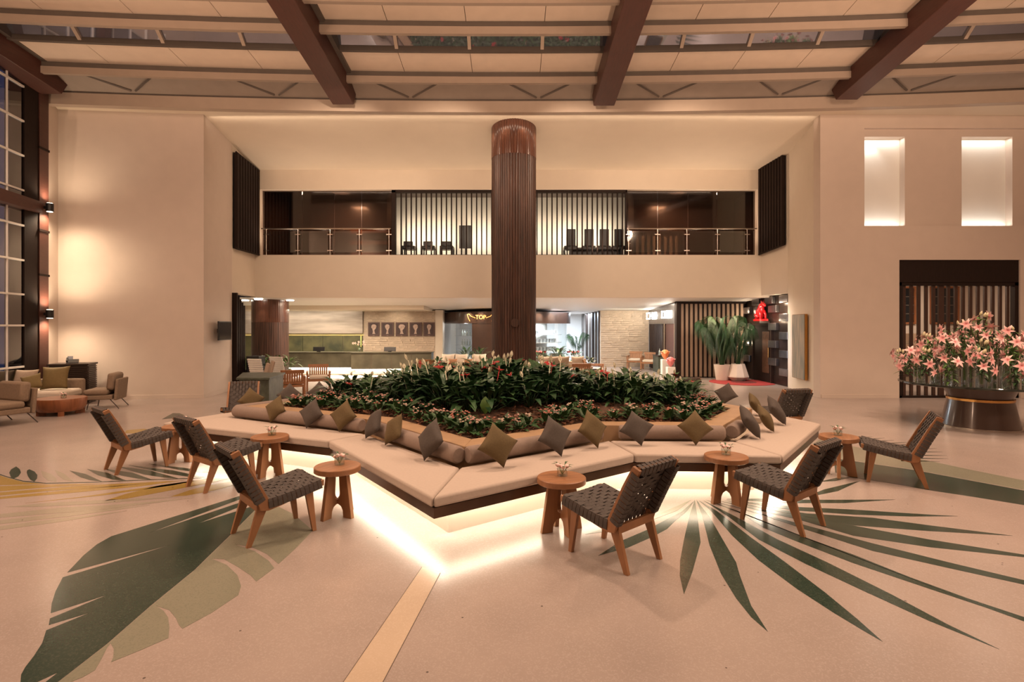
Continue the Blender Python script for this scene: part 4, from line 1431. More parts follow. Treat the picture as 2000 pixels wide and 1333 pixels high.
# art panel on the right pier
t = thing('art_panel', 'tall weathered grey green art panel on the right pier', 'artwork', (0, 0, 0))
pa, pb = (7.60 + .164 * (15.05 - 13.38), 15.05), (7.60 + .164 * (14.12 - 13.38), 14.12)
MB().prism([(pa[0] - .10, pa[1]), (pb[0] - .10, pb[1]), (pb[0] - .03, pb[1]), (pa[0] - .03, pa[1])], .36, 2.09).build('board', M_GOLD, t)
MB().prism([(pa[0] - .115, pa[1] - .01), (pb[0] - .115, pb[1] + .01), (pb[0] - .10, pb[1] + .01), (pa[0] - .10, pa[1] - .01)], .37, 2.08).build('painted_face', mat('verdigris_paint', (.40, .33, .26, 1), .6, noise=.6, nscale=7, col2=(.16, .19, .18, 1), stretch=(2, 2, .25)), t)
MB().prism([(pa[0] - .03, pa[1] - .1), (pb[0] - .03, pb[1] + .1), (pb[0] + .02, pb[1] + .1), (pa[0] + .02, pa[1] - .1)], .6, 1.8).build('batten', M_DKWOOD, t)
# ------------------------------------------------------------------ columns
def column(name, lb, x, y, h0, h1, seam, fl=.020):
    t = struct(thing(name, lb, 'column', (x, y, 0)))
    MB().lathe([(.58, h0), (.58, seam)], 150, flute=fl).build('shaft', M_COLUMN, t)
    MB().lathe([(.585, seam), (.585, h1)], 168, flute=fl * .7).build('upper_cladding', M_COLUMN2, t)
    return t


c = column('column', 'tall round column clad in dark fluted wood in the middle of the hall', .047, 14.2, 0, 7.0, 6.13)
MB().cyl((.03, -.62, 1.86), (.03, -.55, 1.86), .11, n=20).build('access_cap', M_COLUMN, c, rot=(0, 0, 0))
for k in range(8):
    a = k * math.pi / 4 + .4
    x, y = .047 + .80 * math.cos(a), 14.2 + .80 * math.sin(a)
    hz = 7.03 - .126 * (y - 13.4) - .03
    if y < 14.9:
        light('SPOT', 'column_spot', (x, y, hz), 18, (1, .78, .52), spot=70, blend=.8, radius=.03, to=(.047 + .50 * math.cos(a), 14.2 + .50 * math.sin(a), hz - 1.0))
c = column('column', 'round column clad in dark wood at the reception on the left', -8.15, 18.3, 0, 2.66, 1.9, .003)
for dx, dy in ((-.75, -.2), (0, -.85), (.75, -.2)):
    x, y = -8.15 + dx, 18.3 + dy
    t = struct(thing('ceiling_light', 'round recessed ceiling light by the reception column', 'ceiling light', (x, y, 2.615), 0, 'recessed lights round the reception column'))
    MB().lathe([(.001, 0), (.11, 0), (.13, .03)], 24).build('diffuser', M_LED, t)
    light('SPOT', 'column_spot', (x, y, 2.59), 14, (1, .80, .55), spot=80, radius=.05, to=(-8.15 + dx * .6, 18.3 + dy * .6, 0))

# ------------------------------------------------------------------ gallery: glass, slat screen, railing, things inside
gz = FZ + .16
xsL = [-7.80, -6.55, -5.55, -4.70, -3.72]
for i, (a, b) in enumerate(list(zip(xsL, xsL[1:])) + [(3.58, 4.55), (4.55, 5.50), (5.50, 6.40), (6.40, 7.60)]):
    o = MB().box(a + .006, b - .006, gz, gz + .012, 3.99, 5.99).build('gallery_window', M_DKGLASS)
    struct(o)
t = struct(thing('gallery_slat_screen', 'dark vertical slat screen in front of the lit gallery wall', 'slat screen'))
sl = MB().box(-.019, .019, -.04, .02, 3.98, 6.0).mesh('slat', M_DKWOOD)
MB().box(-3.74, 3.58, gz - .1, gz + .04, 5.93, 6.01).box(-3.74, -3.62, gz - .1, gz + .04, 3.98, 6.0).box(3.53, 3.58, gz - .1, gz + .04, 3.98, 6.0).box(-3.74, 3.58, gz - .1, gz + .04, 3.97, 4.0).build('frame', M_DKWOOD, t)
x = -3.46
while x < 3.5:
    put('slat', sl, t, (x, gz, 0))
    x += .157
for nm, x0, x1, posts in (('left', -7.78, -3.76, (-7.63, -6.65, -5.65, -4.74, -3.82)), ('right', 3.60, 7.62, (3.62, 4.52, 5.43, 6.38, 7.30))):
    t = thing('balcony_railing', 'steel and glass railing on the %s part of the gallery' % nm, 'railing')
    MB().cyl((x0, FZ + .05, 4.80), (x1, FZ + .05, 4.80), .022, n=10).build('handrail', M_CHROME, t, smooth='auto')
    for px in posts:
        MB().cyl((px, FZ + .05, 3.98), (px, FZ + .05, 4.80), .016, n=8).build('post', M_CHROME, t)
        for h in (4.12, 4.62):
            MB().cbox((px, FZ + .05, h), (.17, .03, .03)).build('clamp', M_CHROME, t)
    for a, b in zip(posts, posts[1:]):
        MB().box(a + .06, b - .06, FZ + .045, FZ + .053, 4.06, 4.72).build('glass_panel', M_GLASS, t)
t = thing('television', 'black television on a stand behind the gallery slats', 'television', (-1.62, 18.9, 3.93))
MB().box(-.22, .22, -.03, .03, .55, 1.35).build('screen', M_BLACK, t, bevel=.01)
MB().box(-.02, .02, -.02, .02, 0, .65).build('stand', M_BLACK, t)
MB().box(-.2, .2, -.15, .15, 0, .02).build('base', M_WENGE, t)
gch = None


def gallery_chair(x, lb, hi):
    t = thing('gallery_chair', lb, 'chair', (x, 18.0, 3.93), 0, 'dark chairs behind the gallery slats')
    MB().box(-.22, .22, -.25, .25, .38, .48).build('seat', M_BLACK, t, bevel=.02)
    MB().box(-.15, .15, -.27, -.19, .45, hi).build('backrest', M_BLACK, t, bevel=.02)
    for sx in (-.2, .2):
        for sy in (-.2, .2):
            MB().box(sx - .02, sx + .02, sy - .02, sy + .02, 0, .4).build('leg', M_BLACK, t)
    return t


for x, wh in ((1.93, 'leftmost of four'), (2.52, 'second of four'), (3.02, 'third of four')):
    gallery_chair(x, 'dark high backed chair behind the right gallery slats, %s' % wh, 1.02)
gallery_chair(3.50, 'dark high backed chair behind the right gallery slats, rightmost of four', 1.02)
for x, wh in ((-3.4, 'leftmost of three'), (-2.75, 'middle of three'), (-2.15, 'rightmost of three')):
    gallery_chair(x, 'small dark chair behind the left gallery slats, %s' % wh, .62)
t = thing('gallery_table', 'long low dark table in front of the high backed chairs in the gallery', 'table', (2.75, 17.55, 3.93))
MB().box(-.95, .85, -.18, .18, .30, .36).build('table_top', M_BLACK, t)
for sx in (-.85, .75):
    MB().box(sx - .05, sx + .05, -.15, .15, 0, .30).build('leg', M_BLACK, t)
MB().box(-.85, .75, -.02, .02, .04, .30).build('modesty_panel', M_BLACK, t)
# slatted blinds in the dark gallery rooms
bl = thing('window_blind', 'slatted blind deep in the dark gallery room on the left', 'blind', (-4.9, 19.5, 4.0))
for i in range(6):
    MB().box(-.9, .9, -.02, .02, .1 + i * .2, .24 + i * .2).build('slat', M_CHESTN if i % 2 else M_BROWNM, bl)
bl = thing('window_blind', 'pale slatted blind deep in the dark gallery room on the right', 'blind', (5.35, 19.5, 4.3))
for i in range(8):
    MB().box(-.9 + i * .2, -.80 + i * .2, -.02, .02, 0, .7).build('slat', M_LTPIL, bl)

# ------------------------------------------------------------------ lower left slats
t = struct(thing('wall_slat_screen', 'dark slat screen with sloping top beside the left pier', 'slat screen'))
for i in range(5):
    y = 15.06 + i * .105
    MB().box(-7.84, -7.62, y - .03, y + .03, 0, 2.70 - i * .085).build('slat', M_DKWOOD, t)
MB().box(-7.9, -7.82, 15.0, 15.55, 0, 2.35).build('backing', M_BROWNM, t)

# ------------------------------------------------------------------ reception
struct(MB().box(-10.4, -3.0, 19.0, 21.5, 0, .10).build('floor_reception_step', M_PLINTH))
struct(MB().box(-10.4, -3.0, 18.99, 19.0, .01, .035).build('trim_6', M_LED))
t = thing('reception_desk', 'long green grey stone reception desk with glowing base', 'desk')
MB().prism([(-5.86, 19.75), (-2.98, 20.05), (-2.98, 20.65), (-5.86, 20.45)], .20, .79).build('desk_front', M_GRSTONE, t, bevel=.01)
MB().prism([(-5.90, 19.70), (-2.95, 20.0), (-2.95, 20.7), (-5.90, 20.5)], .79, .81).build('desk_top', M_GRSTONE, t)
for k in range(1, 4):
    x = -5.86 + 2.88 * k / 4
    MB().box(x - .005, x + .005, 19.735 + .3 * k / 4, 19.76 + .3 * k / 4, .2, .79).build('joint', M_JOINT, t)
MB().prism([(-5.75, 19.95), (-3.1, 20.2), (-3.1, 20.5), (-5.75, 20.4)], .10, .2).build('glowing_base', M_LED2, t)
t = thing('reception_desk', 'left section of the stone reception desk, behind the planter hedge', 'desk')
MB().box(-9.6, -5.95, 20.3, 20.8, .22, .78).build('desk_front', M_GRSTONE, t, bevel=.01)
MB().box(-9.65, -5.93, 20.25, 20.85, .78, .80).build('desk_top', M_GRSTONE, t)
MB().box(-9.5, -6.0, 20.45, 20.75, .10, .22).build('glowing_base', M_LED2, t)
for x, y, lb in ((-7.30, 20.5, 'black monitor on the left section of the reception desk'), (-4.58, 20.35, 'black monitor on the right section of the reception desk')):
    t = thing('monitor', lb, 'monitor', (x, y, .80))
    MB().box(-.22, .22, -.015, .015, .03, .19, Matrix.Rotation(R(-12), 4, 'X')).build('screen', M_BLACK, t, bevel=.005)
    MB().box(-.06, .06, -.05, .05, 0, .05).build('stand', M_BLACK, t)
# flower vases on the desk
for x, y, lb in ((-5.72, 20.3, 'vase of white and pink orchids on the reception desk'), (-9.05, 20.6, 'vase of white orchids beside the reception column')):
    t = thing('orchid_vase', lb, 'vase', (x, y, .80))
    MB().lathe([(.001, 0), (.05, 0), (.06, .1), (.04, .16), (.035, .15), (.001, .02)], 14).build('vase', M_GLASS, t, smooth='auto')
    mb, mf = MB(), MB()
    for k in range(7):
        a = k * 2.4
        e = (.22 * math.cos(a), .1 * math.sin(a), .28 + .05 * (k % 3))
        mb.tube([(0, 0, .05), (e[0] * .4, e[1] * .4, .25), e], .004, 3)
        for q in range(5):
            b = q * 1.256
            mf.leaf(e, (math.cos(b), -.4, math.sin(b)), (0, -1, 0), .055, .045, seg=2)
    mb.build('stems', M_STEM, t)
    mf.build('flowers', mat('orchid_petal', (.70, .52, .45, 1), .6, noise=.2, nscale=30), t)
# mural and panels behind
t = thing('wall_mural', 'wide misty landscape mural in greys over the reception', 'artwork', (0, 0, 0))
M_MUR = mat('mural_paint', (.52, .45, .40, 1), .7, noise=.5, nscale=1.6, col2=(.27, .23, .20, 1), stretch=(.35, 1, 2.6))
MB().box(-11.4, -6.28, 22.8, 22.9, 1.47, 2.40).build('mural_board', M_MUR, t)
t = thing('wall_cladding', 'olive green stone cladding below the mural', 'wall panel')
for i in range(6):
    a = -11.4 + i * .85
    MB().box(a + .01, a + .84, 22.95, 23.0, .0, 1.36).build('panel', mat('olive_stone', (.14, .13, .06, 1), .45, noise=.6, nscale=2.2, col2=(.05, .055, .03, 1)), t)
struct(MB().box(-12.4, -3.3, 23.0, 23.2, 0, 2.5).build('wall_reception', M_WALLW))
MB().box(-11.4, -6.2, 22.93, 22.95, 1.385, 1.40).build('trim_7', mat('yellow_led', (1, .8, .2, 1), emit=(1, .72, .22, 1), estr=.7))['kind'] = 'structure'
MB().box(-6.39, -6.37, 22.9, 22.95, .9, 1.36).build('trim_8', MATS['yellow_led'])['kind'] = 'structure'
t = thing('back_counter', 'white topped back counter behind the reception desk', 'counter')
MB().box(-9.9, -6.4, 22.0, 22.5, 0, .66).build('body', M_GRSTONE, t)
MB().box(-9.95, -6.35, 21.95, 22.55, .66, .72).build('top', M_WHITE, t)
# split stone wall with posters
st_wall = struct(MB().box(-6.25, -3.24, 22.9, 23.0, 0, 2.42).build('wall_stone_left', M_STONE))


def courses(parent, x0, x1, y, h1, n):
    """courses of split stone, each stone a piece standing proud by its own depth"""
    me = [MB().box(-w_ / 2, w_ / 2, -d_, 0, .006, .088).mesh('stone', M_STONE) for w_, d_ in ((.5, .02), (.36, .035), (.62, .012))]
    wd = (.5, .36, .62)
    row = 0
    h = 0
    cnt = 0
    while h < h1 - .05:
        x = x0 + (row % 3) * -.17
        while x < x1:
            k = rnd.randrange(3)
            a = max(x, x0)
            b = min(x + wd[k], x1)
            if b - a > .08:
                o = put('stone', me[k], parent, ((a + b) / 2, y, h), (0, 0, 0), ((b - a) / wd[k] * .985, rnd.uniform(.5, 1.2), 1.0))
                cnt += 1
            x += wd[k]
        h += .094
        row += 1
    return cnt


courses(st_wall, -6.25, -3.24, 22.9, 2.40, 0)
M_POSTER = mat('poster_brown', (.09, .042, .036, 1), .5, noise=.25, nscale=5)
M_PFIG = mat('poster_figure', (.50, .36, .30, 1), .6, noise=.35, nscale=14)
fig = [(-.05, -.20), (.07, -.20), (.05, -.14), (.03, -.05), (.10, .06), (.12, .14), (.06, .20), (-.03, .21), (-.09, .16), (-.10, .08), (-.05, 0), (-.03, -.1)]
for i, (a, b) in enumerate(((719, 741), (745, 769), (773, 796), (800, 824), (827, 849))):
    z = 22.84
    x0, x1 = (a - CX) * z / F, (b - CX) * z / F
    t = thing('framed_poster', 'brown framed picture of a pale carved figure, %s of five on the stone wall' % ('first', 'second', 'middle', 'fourth', 'last')[i], 'picture', ((x0 + x1) / 2, z, 1.64), 0, 'row of five brown pictures behind the reception')
    w_ = (x1 - x0) / 2
    MB().box(-w_, w_, -.02, .02, -.29, .29).build('frame', M_POSTER, t)
    MB().box(-w_ + .05, w_ - .05, -.024, -.02, -.23, .24).build('picture_field', mat('poster_dark', (.045, .02, .02, 1), .5, noise=.3, nscale=4), t)
    f = [(p[0] * (1, .9, 1.25, .95, .85)[i] * (1 if i % 2 == 0 else -1), p[1]) for p in fig]
    MB().slab(f, -.028, -.024).build('figure', M_PFIG, t)
    MB().box(-.04, .04, -.024, -.021, -.275, -.262).build('caption_plate', M_PFIG, t)
light('SPOT', 'poster_spot', (-4.8, 21.9, 2.43), 170, (1, .84, .6), spot=95, blend=.9, radius=.05, to=(-4.8, 22.9, 1.7))
light('AREA', 'reception_lamp', (-7.5, 20.6, 2.38), 170, (1, .84, .62), size=4.5, size_y=.4)
light('AREA', 'mural_wash', (-8.8, 22.4, 2.38), 20, (1, .86, .66), size=4.6, size_y=.15, to=(-8.8, 22.9, 1.6))
light('AREA', 'lobby_lamp', (-5, 18.2, 2.6), 200, WARM2, size=2.5, size_y=1.2)
light('AREA', 'lobby_lamp', (1.5, 18.4, 2.6), 230, WARM2, size=3.0, size_y=1.0)
light('AREA', 'lobby_lamp', (4.8, 19.5, 2.58), 140, (1, .84, .62), size=1.6, size_y=2.5)
light('AREA', 'lobby_lamp', (6.6, 16.9, 2.6), 55, WARM2, size=1.5, size_y=.8)
light('AREA', 'corridor_lamp_and_fill', (3.0, 27.8, 2.4), 520, (.72, .85, 1), size=2.4, size_y=2.4)

# ------------------------------------------------------------------ round kiosk behind the column
KX, KY, KR = -.28, 25.0, 2.95
kb0, kb1 = 1.885, 2.37
t = thing('round_kiosk', 'round dark wood kiosk with glass fronts and downlit band behind the main column', 'kiosk', (KX, KY, 0))
MB().lathe([(KR - .15, kb0), (KR, kb0), (KR, kb1), (KR - .15, kb1)], 72).build('wood_band', M_BROWNM, t, smooth='auto')
MB().lathe([(.001, kb1 - .02), (KR - .05, kb1 - .02)], 72).build('roof_disc', M_BROWNM, t)
for a0, a1, nm, m, rr in ((-145, -118, 'glass_front', M_GLASS, .08), (-118, -99, 'wood_panel', M_BROWNM, .02), (-99, -70, 'glass_door', M_GLASS, .08), (-70, -67, 'wood_post', M_BROWNM, .02), (-67, -20, 'glass_front', M_GLASS, .08)):
    MB().lathe([(KR - rr, 0), (KR - rr, kb0)], 16, a0=R(a0), a1=R(a1)).build(nm, m, t, smooth='auto')
MB().lathe([(1.6, 0), (1.6, kb1)], 32, a0=R(-150), a1=R(-72)).build('inner_wall', mat('kiosk_dark', (.02, .018, .018, 1), .4, noise=.3, nscale=4), t)
MB().lathe([(1.9, 0), (1.9, kb1)], 32, a0=R(-72), a1=R(-10)).build('inner_wall', M_WHITE, t)
for h in (.55, .95, 1.35, 1.65):
    MB().lathe([(1.65, h), (2.75, h), (2.75, h + .02), (1.65, h + .02)], 10, a0=R(-143), a1=R(-119)).build('shelf', M_GLASS, t)
for h in (.7, 1.05, 1.4):
    MB().lathe([(1.95, h), (2.7, h), (2.7, h + .02), (1.95, h + .02)], 14, a0=R(-64), a1=R(-24)).build('shelf', M_WHITE, t)
MB().lathe([(1.95, 0), (2.72, 0), (2.72, .6), (1.95, .6)], 20, a0=R(-66), a1=R(-22)).build('chiller_base', M_CHROME, t)
MB().tube([(KR * math.cos(R(-97)), KR * math.sin(R(-97)), .7), (KR * math.cos(R(-97)), KR * math.sin(R(-97)), 1.75)], .02, 6).build('door_handle', M_CHROME, t)
sg = put('sign', None, t, (-.98, -2.82, 2.13), (0, 0, R(-19)))
put('lettering', text_mesh('lettering', 'TOP', mat('sign_gold', (1, .5, .15, 1), emit=(1, .45, .12, 1), estr=1.6), .24, .01), sg, (.0, -.05, 0), (R(90), 0, 0))
for s in (-1, 1):
    MB().tube([(s * .24, -.05, -.02), (s * .42, -.05, .04), (s * .52, -.05, .14), (s * .60, -.05, .12), (s * .56, -.05, 0), (s * .48, -.05, -.16)], .012, 5).build('scroll', MATS['sign_gold'], sg)
bt = MB().lathe([(.001, 0), (.035, 0), (.035, .13), (.012, .18), (.012, .24), (.001, .24)], 10).mesh('bottle', mat('bottle_glass', (.35, .40, .38, 1), .15, noise=.2, nscale=5))
for h, hn in ((.57, 'lowest'), (.97, 'second'), (1.37, 'third')):
    for k in range(6):
        a = R(-141 + 4 * k)
        o = put('bottle', bt, None, (KX + 2.4 * math.cos(a), KY + 2.4 * math.sin(a), h))
        tag(o, 'glass bottle on the %s shelf in the left window of the round kiosk' % hn, 'bottle', 'bottles on the %s kiosk shelf' % hn)
pk = MB().box(-.07, .07, -.05, .05, 0, .16).mesh('food_pack', mat('pack_white', (.6, .65, .68, 1), .4, noise=.5, nscale=14))
for h, hn in ((.72, 'lower'), (1.07, 'middle'), (1.42, 'upper')):
    for k in range(8):
        a = R(-62 + 4.6 * k)
        o = put('food_pack', pk, None, (KX + 2.45 * math.cos(a), KY + 2.45 * math.sin(a), h), (0, 0, a))
        tag(o, 'pale pack on the %s shelf of the bright kiosk chiller' % hn, 'pack', 'packs on the %s chiller shelf' % hn)
for a in (-120, -110, -96, -62, -50):
    light('SPOT', 'kiosk_spot', (KX + (KR + .28) * math.cos(R(a)), KY + (KR + .28) * math.sin(R(a)), 2.40), 25, (1, .72, .45), spot=80, radius=.03, to=(KX + (KR - .3) * math.cos(R(a)), KY + (KR - .3) * math.sin(R(a)), 1.6))
light('AREA', 'chiller_lamp', (KX + 1.45, KY - 1.75, 1.85), 260, (.80, .92, 1), size=1.2, size_y=.3)
light('POINT', 'cabinet_lamp', (KX - 1.7, KY - 1.7, 1.78), 25, (.95, .95, 1), radius=.1)

struct(MB().box(-3.235, -2.92, 22.86, 23.5, 0, 2.45).box(-3.35, -3.2, 23.5, 31, 0, 2.45).build('wall_kiosk_side_and_baffle', M_WALLW))  # pale column, plus an added wall behind it blocking the blue corridor light
light('AREA', 'corridor_lamp_and_fill', (2.3, 23.2, 2.42), 60, (.85, .92, 1), size=1.2)  # added fill, brightens the palm behind the kiosk
# ------------------------------------------------------------------ corridor slats, stone wall on the right, shop front
t = struct(thing('corridor_slats', 'tall dark boards along the corridor behind the kiosk', 'slat screen'))
for i, px in enumerate((1139, 1146, 1152, 1158, 1164, 1170)):
    z = 30 - i * 1.2
    x = (px - CX) * z / F
    MB().box(x - .06, x + .03, z - .2, z + .2, 0, 2.44).build('board', M_DKBRON if i % 2 else M_GREYST, t)
st_wall2 = struct(MB().box(3.85, 5.95, 23.6, 23.8, 0, 2.45).build('wall_stone_right', M_STONE))
courses(st_wall2, 3.85, 5.95, 23.6, 2.42, 0)
light('AREA', 'stone_wash', (4.9, 22.4, 2.42), 18, (1, .86, .64), size=1.8, size_y=.2, to=(4.9, 23.6, 1.2))
t = thing('glazed_shop', 'glazed shop with grey sign boards, dark curtain and red brown door', 'shop')
A, B = Vector((5.95, 23.55)), Vector((5.66, 18.85))
def SFp(u, off=0.0):
    p = A.lerp(B, u)
    return (p.x - off, p.y)
MB().prism([SFp(0), SFp(1), SFp(1, -.1), SFp(0, -.1)], 1.86, 2.56).build('sign_board', M_METBLK, t)
MB().prism([SFp(0, -.02), SFp(.62, -.02), SFp(.62, -.1), SFp(0, -.1)], .0, 1.86).build('curtain', M_DKBRON, t)
for k in range(12):
    p = SFp(.03 + k * .048, .0)
    MB().cyl((p[0] + .03, p[1], 0), (p[0] + .03, p[1], 1.86), .05, n=8).build('curtain_fold', M_DKBRON, t)
MB().prism([SFp(.68, -.02), SFp(.96, -.02), SFp(.96, -.08), SFp(.68, -.08)], 0, 1.86).build('door', M_BEAM, t)
for u in (.64, .98):
    MB().prism([SFp(u, .02), SFp(u + .03, .02), SFp(u + .03, -.1), SFp(u, -.1)], 0, 1.86).build('door_post', M_CHROME, t)
for a, b in ((.06, .50), (.66, .98)):
    pa_, pb_ = SFp(a, .02), SFp(b, .02)
    mat('sign_white', (1, 1, .95, 1), emit=(1, .95, .86, 1), estr=7)
    mid = ((pa_[0] + pb_[0]) / 2, (pa_[1] + pb_[1]) / 2)
    L = math.hypot(pb_[0] - pa_[0], pb_[1] - pa_[1])
    lt = MB()
    n_ = 5
    for k in range(n_):
        x0 = -L / 2 + L * k / n_ + .03
        x1 = -L / 2 + L * (k + 1) / n_ - .03
        # block capitals, too blown out in the photograph to read: uprights with two bars
        lt.box(x0, x0 + .06, -.015, .015, -.14, .14)
        if k % 2:
            lt.box(x1 - .06, x1, -.015, .015, -.14, .14).box(x0, x1, -.015, .015, -.03, .03)
        else:
            lt.box(x0, x1, -.015, .015, .09, .14).box(x0, x1, -.015, .015, -.14, -.09)
    lt.build('lettering', MATS['sign_white'], t, (mid[0] - .02, mid[1], 2.20), (0, 0, R(90) + math.atan2(B.x - A.x, -(B.y - A.y)) * -1 + R(180)))

# frontal slat screen with a dim shop behind
SZ = 18.72
t = struct(thing('wall_shop_slats', 'tall pale and dark slat screen left of the palms', 'slat screen'))
MB().box(5.64, 5.78, SZ - .12, SZ + .12, 0, 2.6).box(5.64, 8.1, SZ - .06, SZ + .06, 2.54, 2.62).box(5.64, 8.1, SZ - .05, SZ + .05, 0, .03).build('frame', M_DKWOOD, t)
sl = MB().box(-.045, .045, -.05, .05, 0, 2.56).mesh('slat', M_LTWOOD)
sl2 = MB().box(-.02, .02, -.03, .09, 0, 2.56).mesh('slat', M_DKWOOD)
x = 5.86
while x < 8.05:
    put('slat', sl, t, (x, SZ, 0))
    put('slat', sl2, t, (x + .085, SZ, 0))
    x += .158
struct(MB().box(5.75, 8.6, 19.9, 20.0, 0, 2.6).build('wall_shop_back', M_DKBRON))
sh = thing('shop_shelf', 'low shelf of red boxes behind the slat screen', 'shelf', (6.5, 19.4, 0))
MB().box(-.7, .7, -.15, .15, 0, .2).build('base', M_WENGE, sh)
for k in range(5):
    MB().box(-.62 + k * .26, -.42 + k * .26, -.1, .1, .2, .40).build('red_box', M_REDS, sh)
light('AREA', 'shop_lamp', (6.6, 19.3, 2.5), 30, WARM, size=1.2)

# dark bronze wall with metal blocks, door, red statue
DX = 8.06
dw = struct(MB().box(DX, DX + .3, 15.72, 18.9, 0, 2.75).build('wall_bronze', M_DKBRON))
k = 0
for row in range(9):
    for col in range(6):
        z = 15.95 + col * .46 + (row % 2) * .23
        h = .30 + row * .27
        if 16.75 < z < 18.1 and h < 1.95:
            continue
        if z > 18.7 or (row + col) % 2:
            continue
        k += 1
        MB().box(DX - .10, DX, z - .26, z + .24, h, h + .22).build('metal_block', M_METBLK, dw, bevel=.01)
for (z, h) in ((16.0, 1.93), (16.45, 1.68), (18.35, 1.40), (18.3, 2.0), (16.2, 2.2), (18.4, .95)):
    light('POINT', 'block_lamp', (DX - .16, z, h + .26), 5, (1, .75, .5), radius=.03)
light('AREA', 'block_wash', (7.3, 15.9, 1.3), 8, (.75, .85, 1), size=.6, size_y=1.4, to=(8.0, 16.3, 1.2))
t = thing('restaurant_door', 'dark wooden door in the bronze block wall on the right', 'door', (DX - .02, 17.4, 0))
t['kind'] = 'structure'
MB().box(-.03, .04, -.62, .62, 0, 1.80).build('door_leaf', M_DKWOOD, t)
MB().box(-.06, .05, -.68, -.62, 0, 1.84).box(-.06, .05, .62, .68, 0, 1.84).box(-.06, .05, -.68, .68, 1.80, 1.86).build('door_frame', M_WENGE, t)
MB().box(-.045, -.03, -.50, -.05, .3, 1.6).build('carved_panel', mat('carved_wood', (.10, .045, .022, 1), .5, noise=.6, nscale=14), t, bevel=.01)
MB().cyl((-.08, -.54, .8), (-.08, -.54, 1.1), .015, n=8).build('door_handle', M_GOLD, t)
t = thing('red_statue', 'glossy red statue of a horse like beast sitting on the ledge over the dark door', 'statue', (7.86, 17.15, 1.90))
MB().box(-.16, .16, -.26, .26, -.035, .03).build('ledge', M_WENGE, t)
MB().box(-.14, .14, -.22, .22, .03, .10).build('base', M_REDS, t, bevel=.01)
mb = MB()
mb.tube([(0, .12, .10), (0, .10, .22), (0, .02, .36), (0, -.06, .48), (0, -.10, .54)], [.13, .14, .12, .085, .06], 10)
mb.build('body', M_REDS, t, smooth=True)
MB().tube([(0, -.06, .50), (0, -.14, .58), (0, -.24, .54), (0, -.29, .50)], [.06, .075, .05, .035], 9).build('head', M_REDS, t, smooth=True)
for s in (-1, 1):
    MB().tube([(s * .07, -.06, .36), (s * .08, -.14, .24), (s * .08, -.16, .10)], [.05, .035, .03], 7).build('leg', M_REDS, t, smooth=True)
    MB().tube([(s * .08, .12, .22), (s * .10, 0, .18), (s * .10, .0, .10)], [.08, .05, .04], 7).build('leg', M_REDS, t, smooth=True)
    MB().cyl((s * .03, -.12, .62), (s * .045, -.11, .69), .02, .004, n=6).build('ear', M_REDS, t)
MB().tube([(0, -.02, .60), (0, .06, .52), (0, .14, .38), (0, .2, .26), (0, .26, .14)], [.02, .05, .05, .04, .02], 7).build('mane', M_REDS, t, smooth=True)
light('SPOT', 'statue_spot', (7.4, 16.7, 2.6), 14, (1, .85, .7), spot=50, radius=.03, to=(7.86, 17.15, 2.1))
# rug
pts_ = [(7.25 + .98 * math.cos(R(a)), 17.1 + .98 * math.sin(R(a))) for a in range(0, 360, 6)]
pts_ = [(min(p[0], DX - .04), p[1]) for p in pts_]
t = thing('round_rug', 'round red rug with a darker middle before the dark door', 'rug')
MB().prism(pts_, 0, .012).build('pile', M_RUG, t)
MB().prism([(7.30 + .38 * math.cos(R(a)), 17.1 + .38 * math.sin(R(a))) for a in range(0, 360, 10)], .012, .014).build('centre_patch', M_RUG2, t)


# ------------------------------------------------------------------ potted palms and plants
def frond(L, n, m, seed):
    r_ = random.Random(seed)
    mb = MB()
    pts = [Vector((L * .52 * (i / 8) ** 1.3, 0, L * (i / 8 - .52 * (i / 8) ** 2.6))) for i in range(9)]
    mb.tube(pts, [.010 * (1 - i / 10) for i in range(9)], 4)
    for i in range(n):
        t_ = .28 + .70 * i / n
        k = min(7, int(t_ * 8))
        p = pts[k].lerp(pts[k + 1], t_ * 8 - k)
        for s in (-1, 1):
            d = Vector((.45, s * .95, .05))
            mb.leaf(p, d, (0, 0, 1), L * .30 * (1 - .5 * abs(t_ - .55)), .011, droop=.75, seg=2)
    return mb.mesh('frond', m, True)


FR = [frond(1.0, 30, M_LEAF, 1), frond(1.0, 30, mat('palm_green', (.035, .09, .02, 1), .45, noise=.4, nscale=9), 2), frond(1.0, 28, M_LEAF, 3)]


def palm(name, lb, loc, H, n, pot_prof, potmat, h0, spread=1.0, facet=0):
    t = thing(name, lb, 'potted plant', loc)
    MB().lathe(pot_prof, facet or 28).build('pot', potmat, t, smooth=False if facet else 'auto')
    rr = pot_prof[-2][0] * .8
    MB().lathe([(.001, h0 - .02), (rr, h0 - .03)], 16).build('soil', M_SOIL, t)
    for k in range(n):
        a = k * 2.4
        s = H * (1.0, .62, .85, .45, .95)[k % 5] * rnd.uniform(.9, 1.05)
        put('frond', FR[k % 3], t, (.05 * math.cos(a), .05 * math.sin(a), h0 - .03), (rnd.uniform(-.05, .05), rnd.uniform(-.25, .25) * spread, a), (s * spread, s * spread, s))
    return t


palm('potted_palm', 'tall green palm in a tapered white pot before the slat screen', (6.88, 17.78, 0), 3.1, 34, [(.001, 0), (.19, 0), (.26, .52), (.23, .52), (.001, .45)], M_POT, .50, .40)
palm('potted_palm', 'leaning palm in a faceted white pot beside the red rug', (7.33, 17.6, 0), 2.5, 20, [(.001, 0), (.20, .0), (.345, .13), (.34, .16), (.21, .55), (.18, .55), (.001, .45)], M_POT, .52, .36, 9)
palm('potted_palm', 'bright green palm in a white square pot behind the kiosk', (2.95, 24.6, 0), 2.0, 14, [(.001, 0), (.14, 0), (.17, .5), (.15, .5), (.001, .45)], M_WHITE, .48, .4)


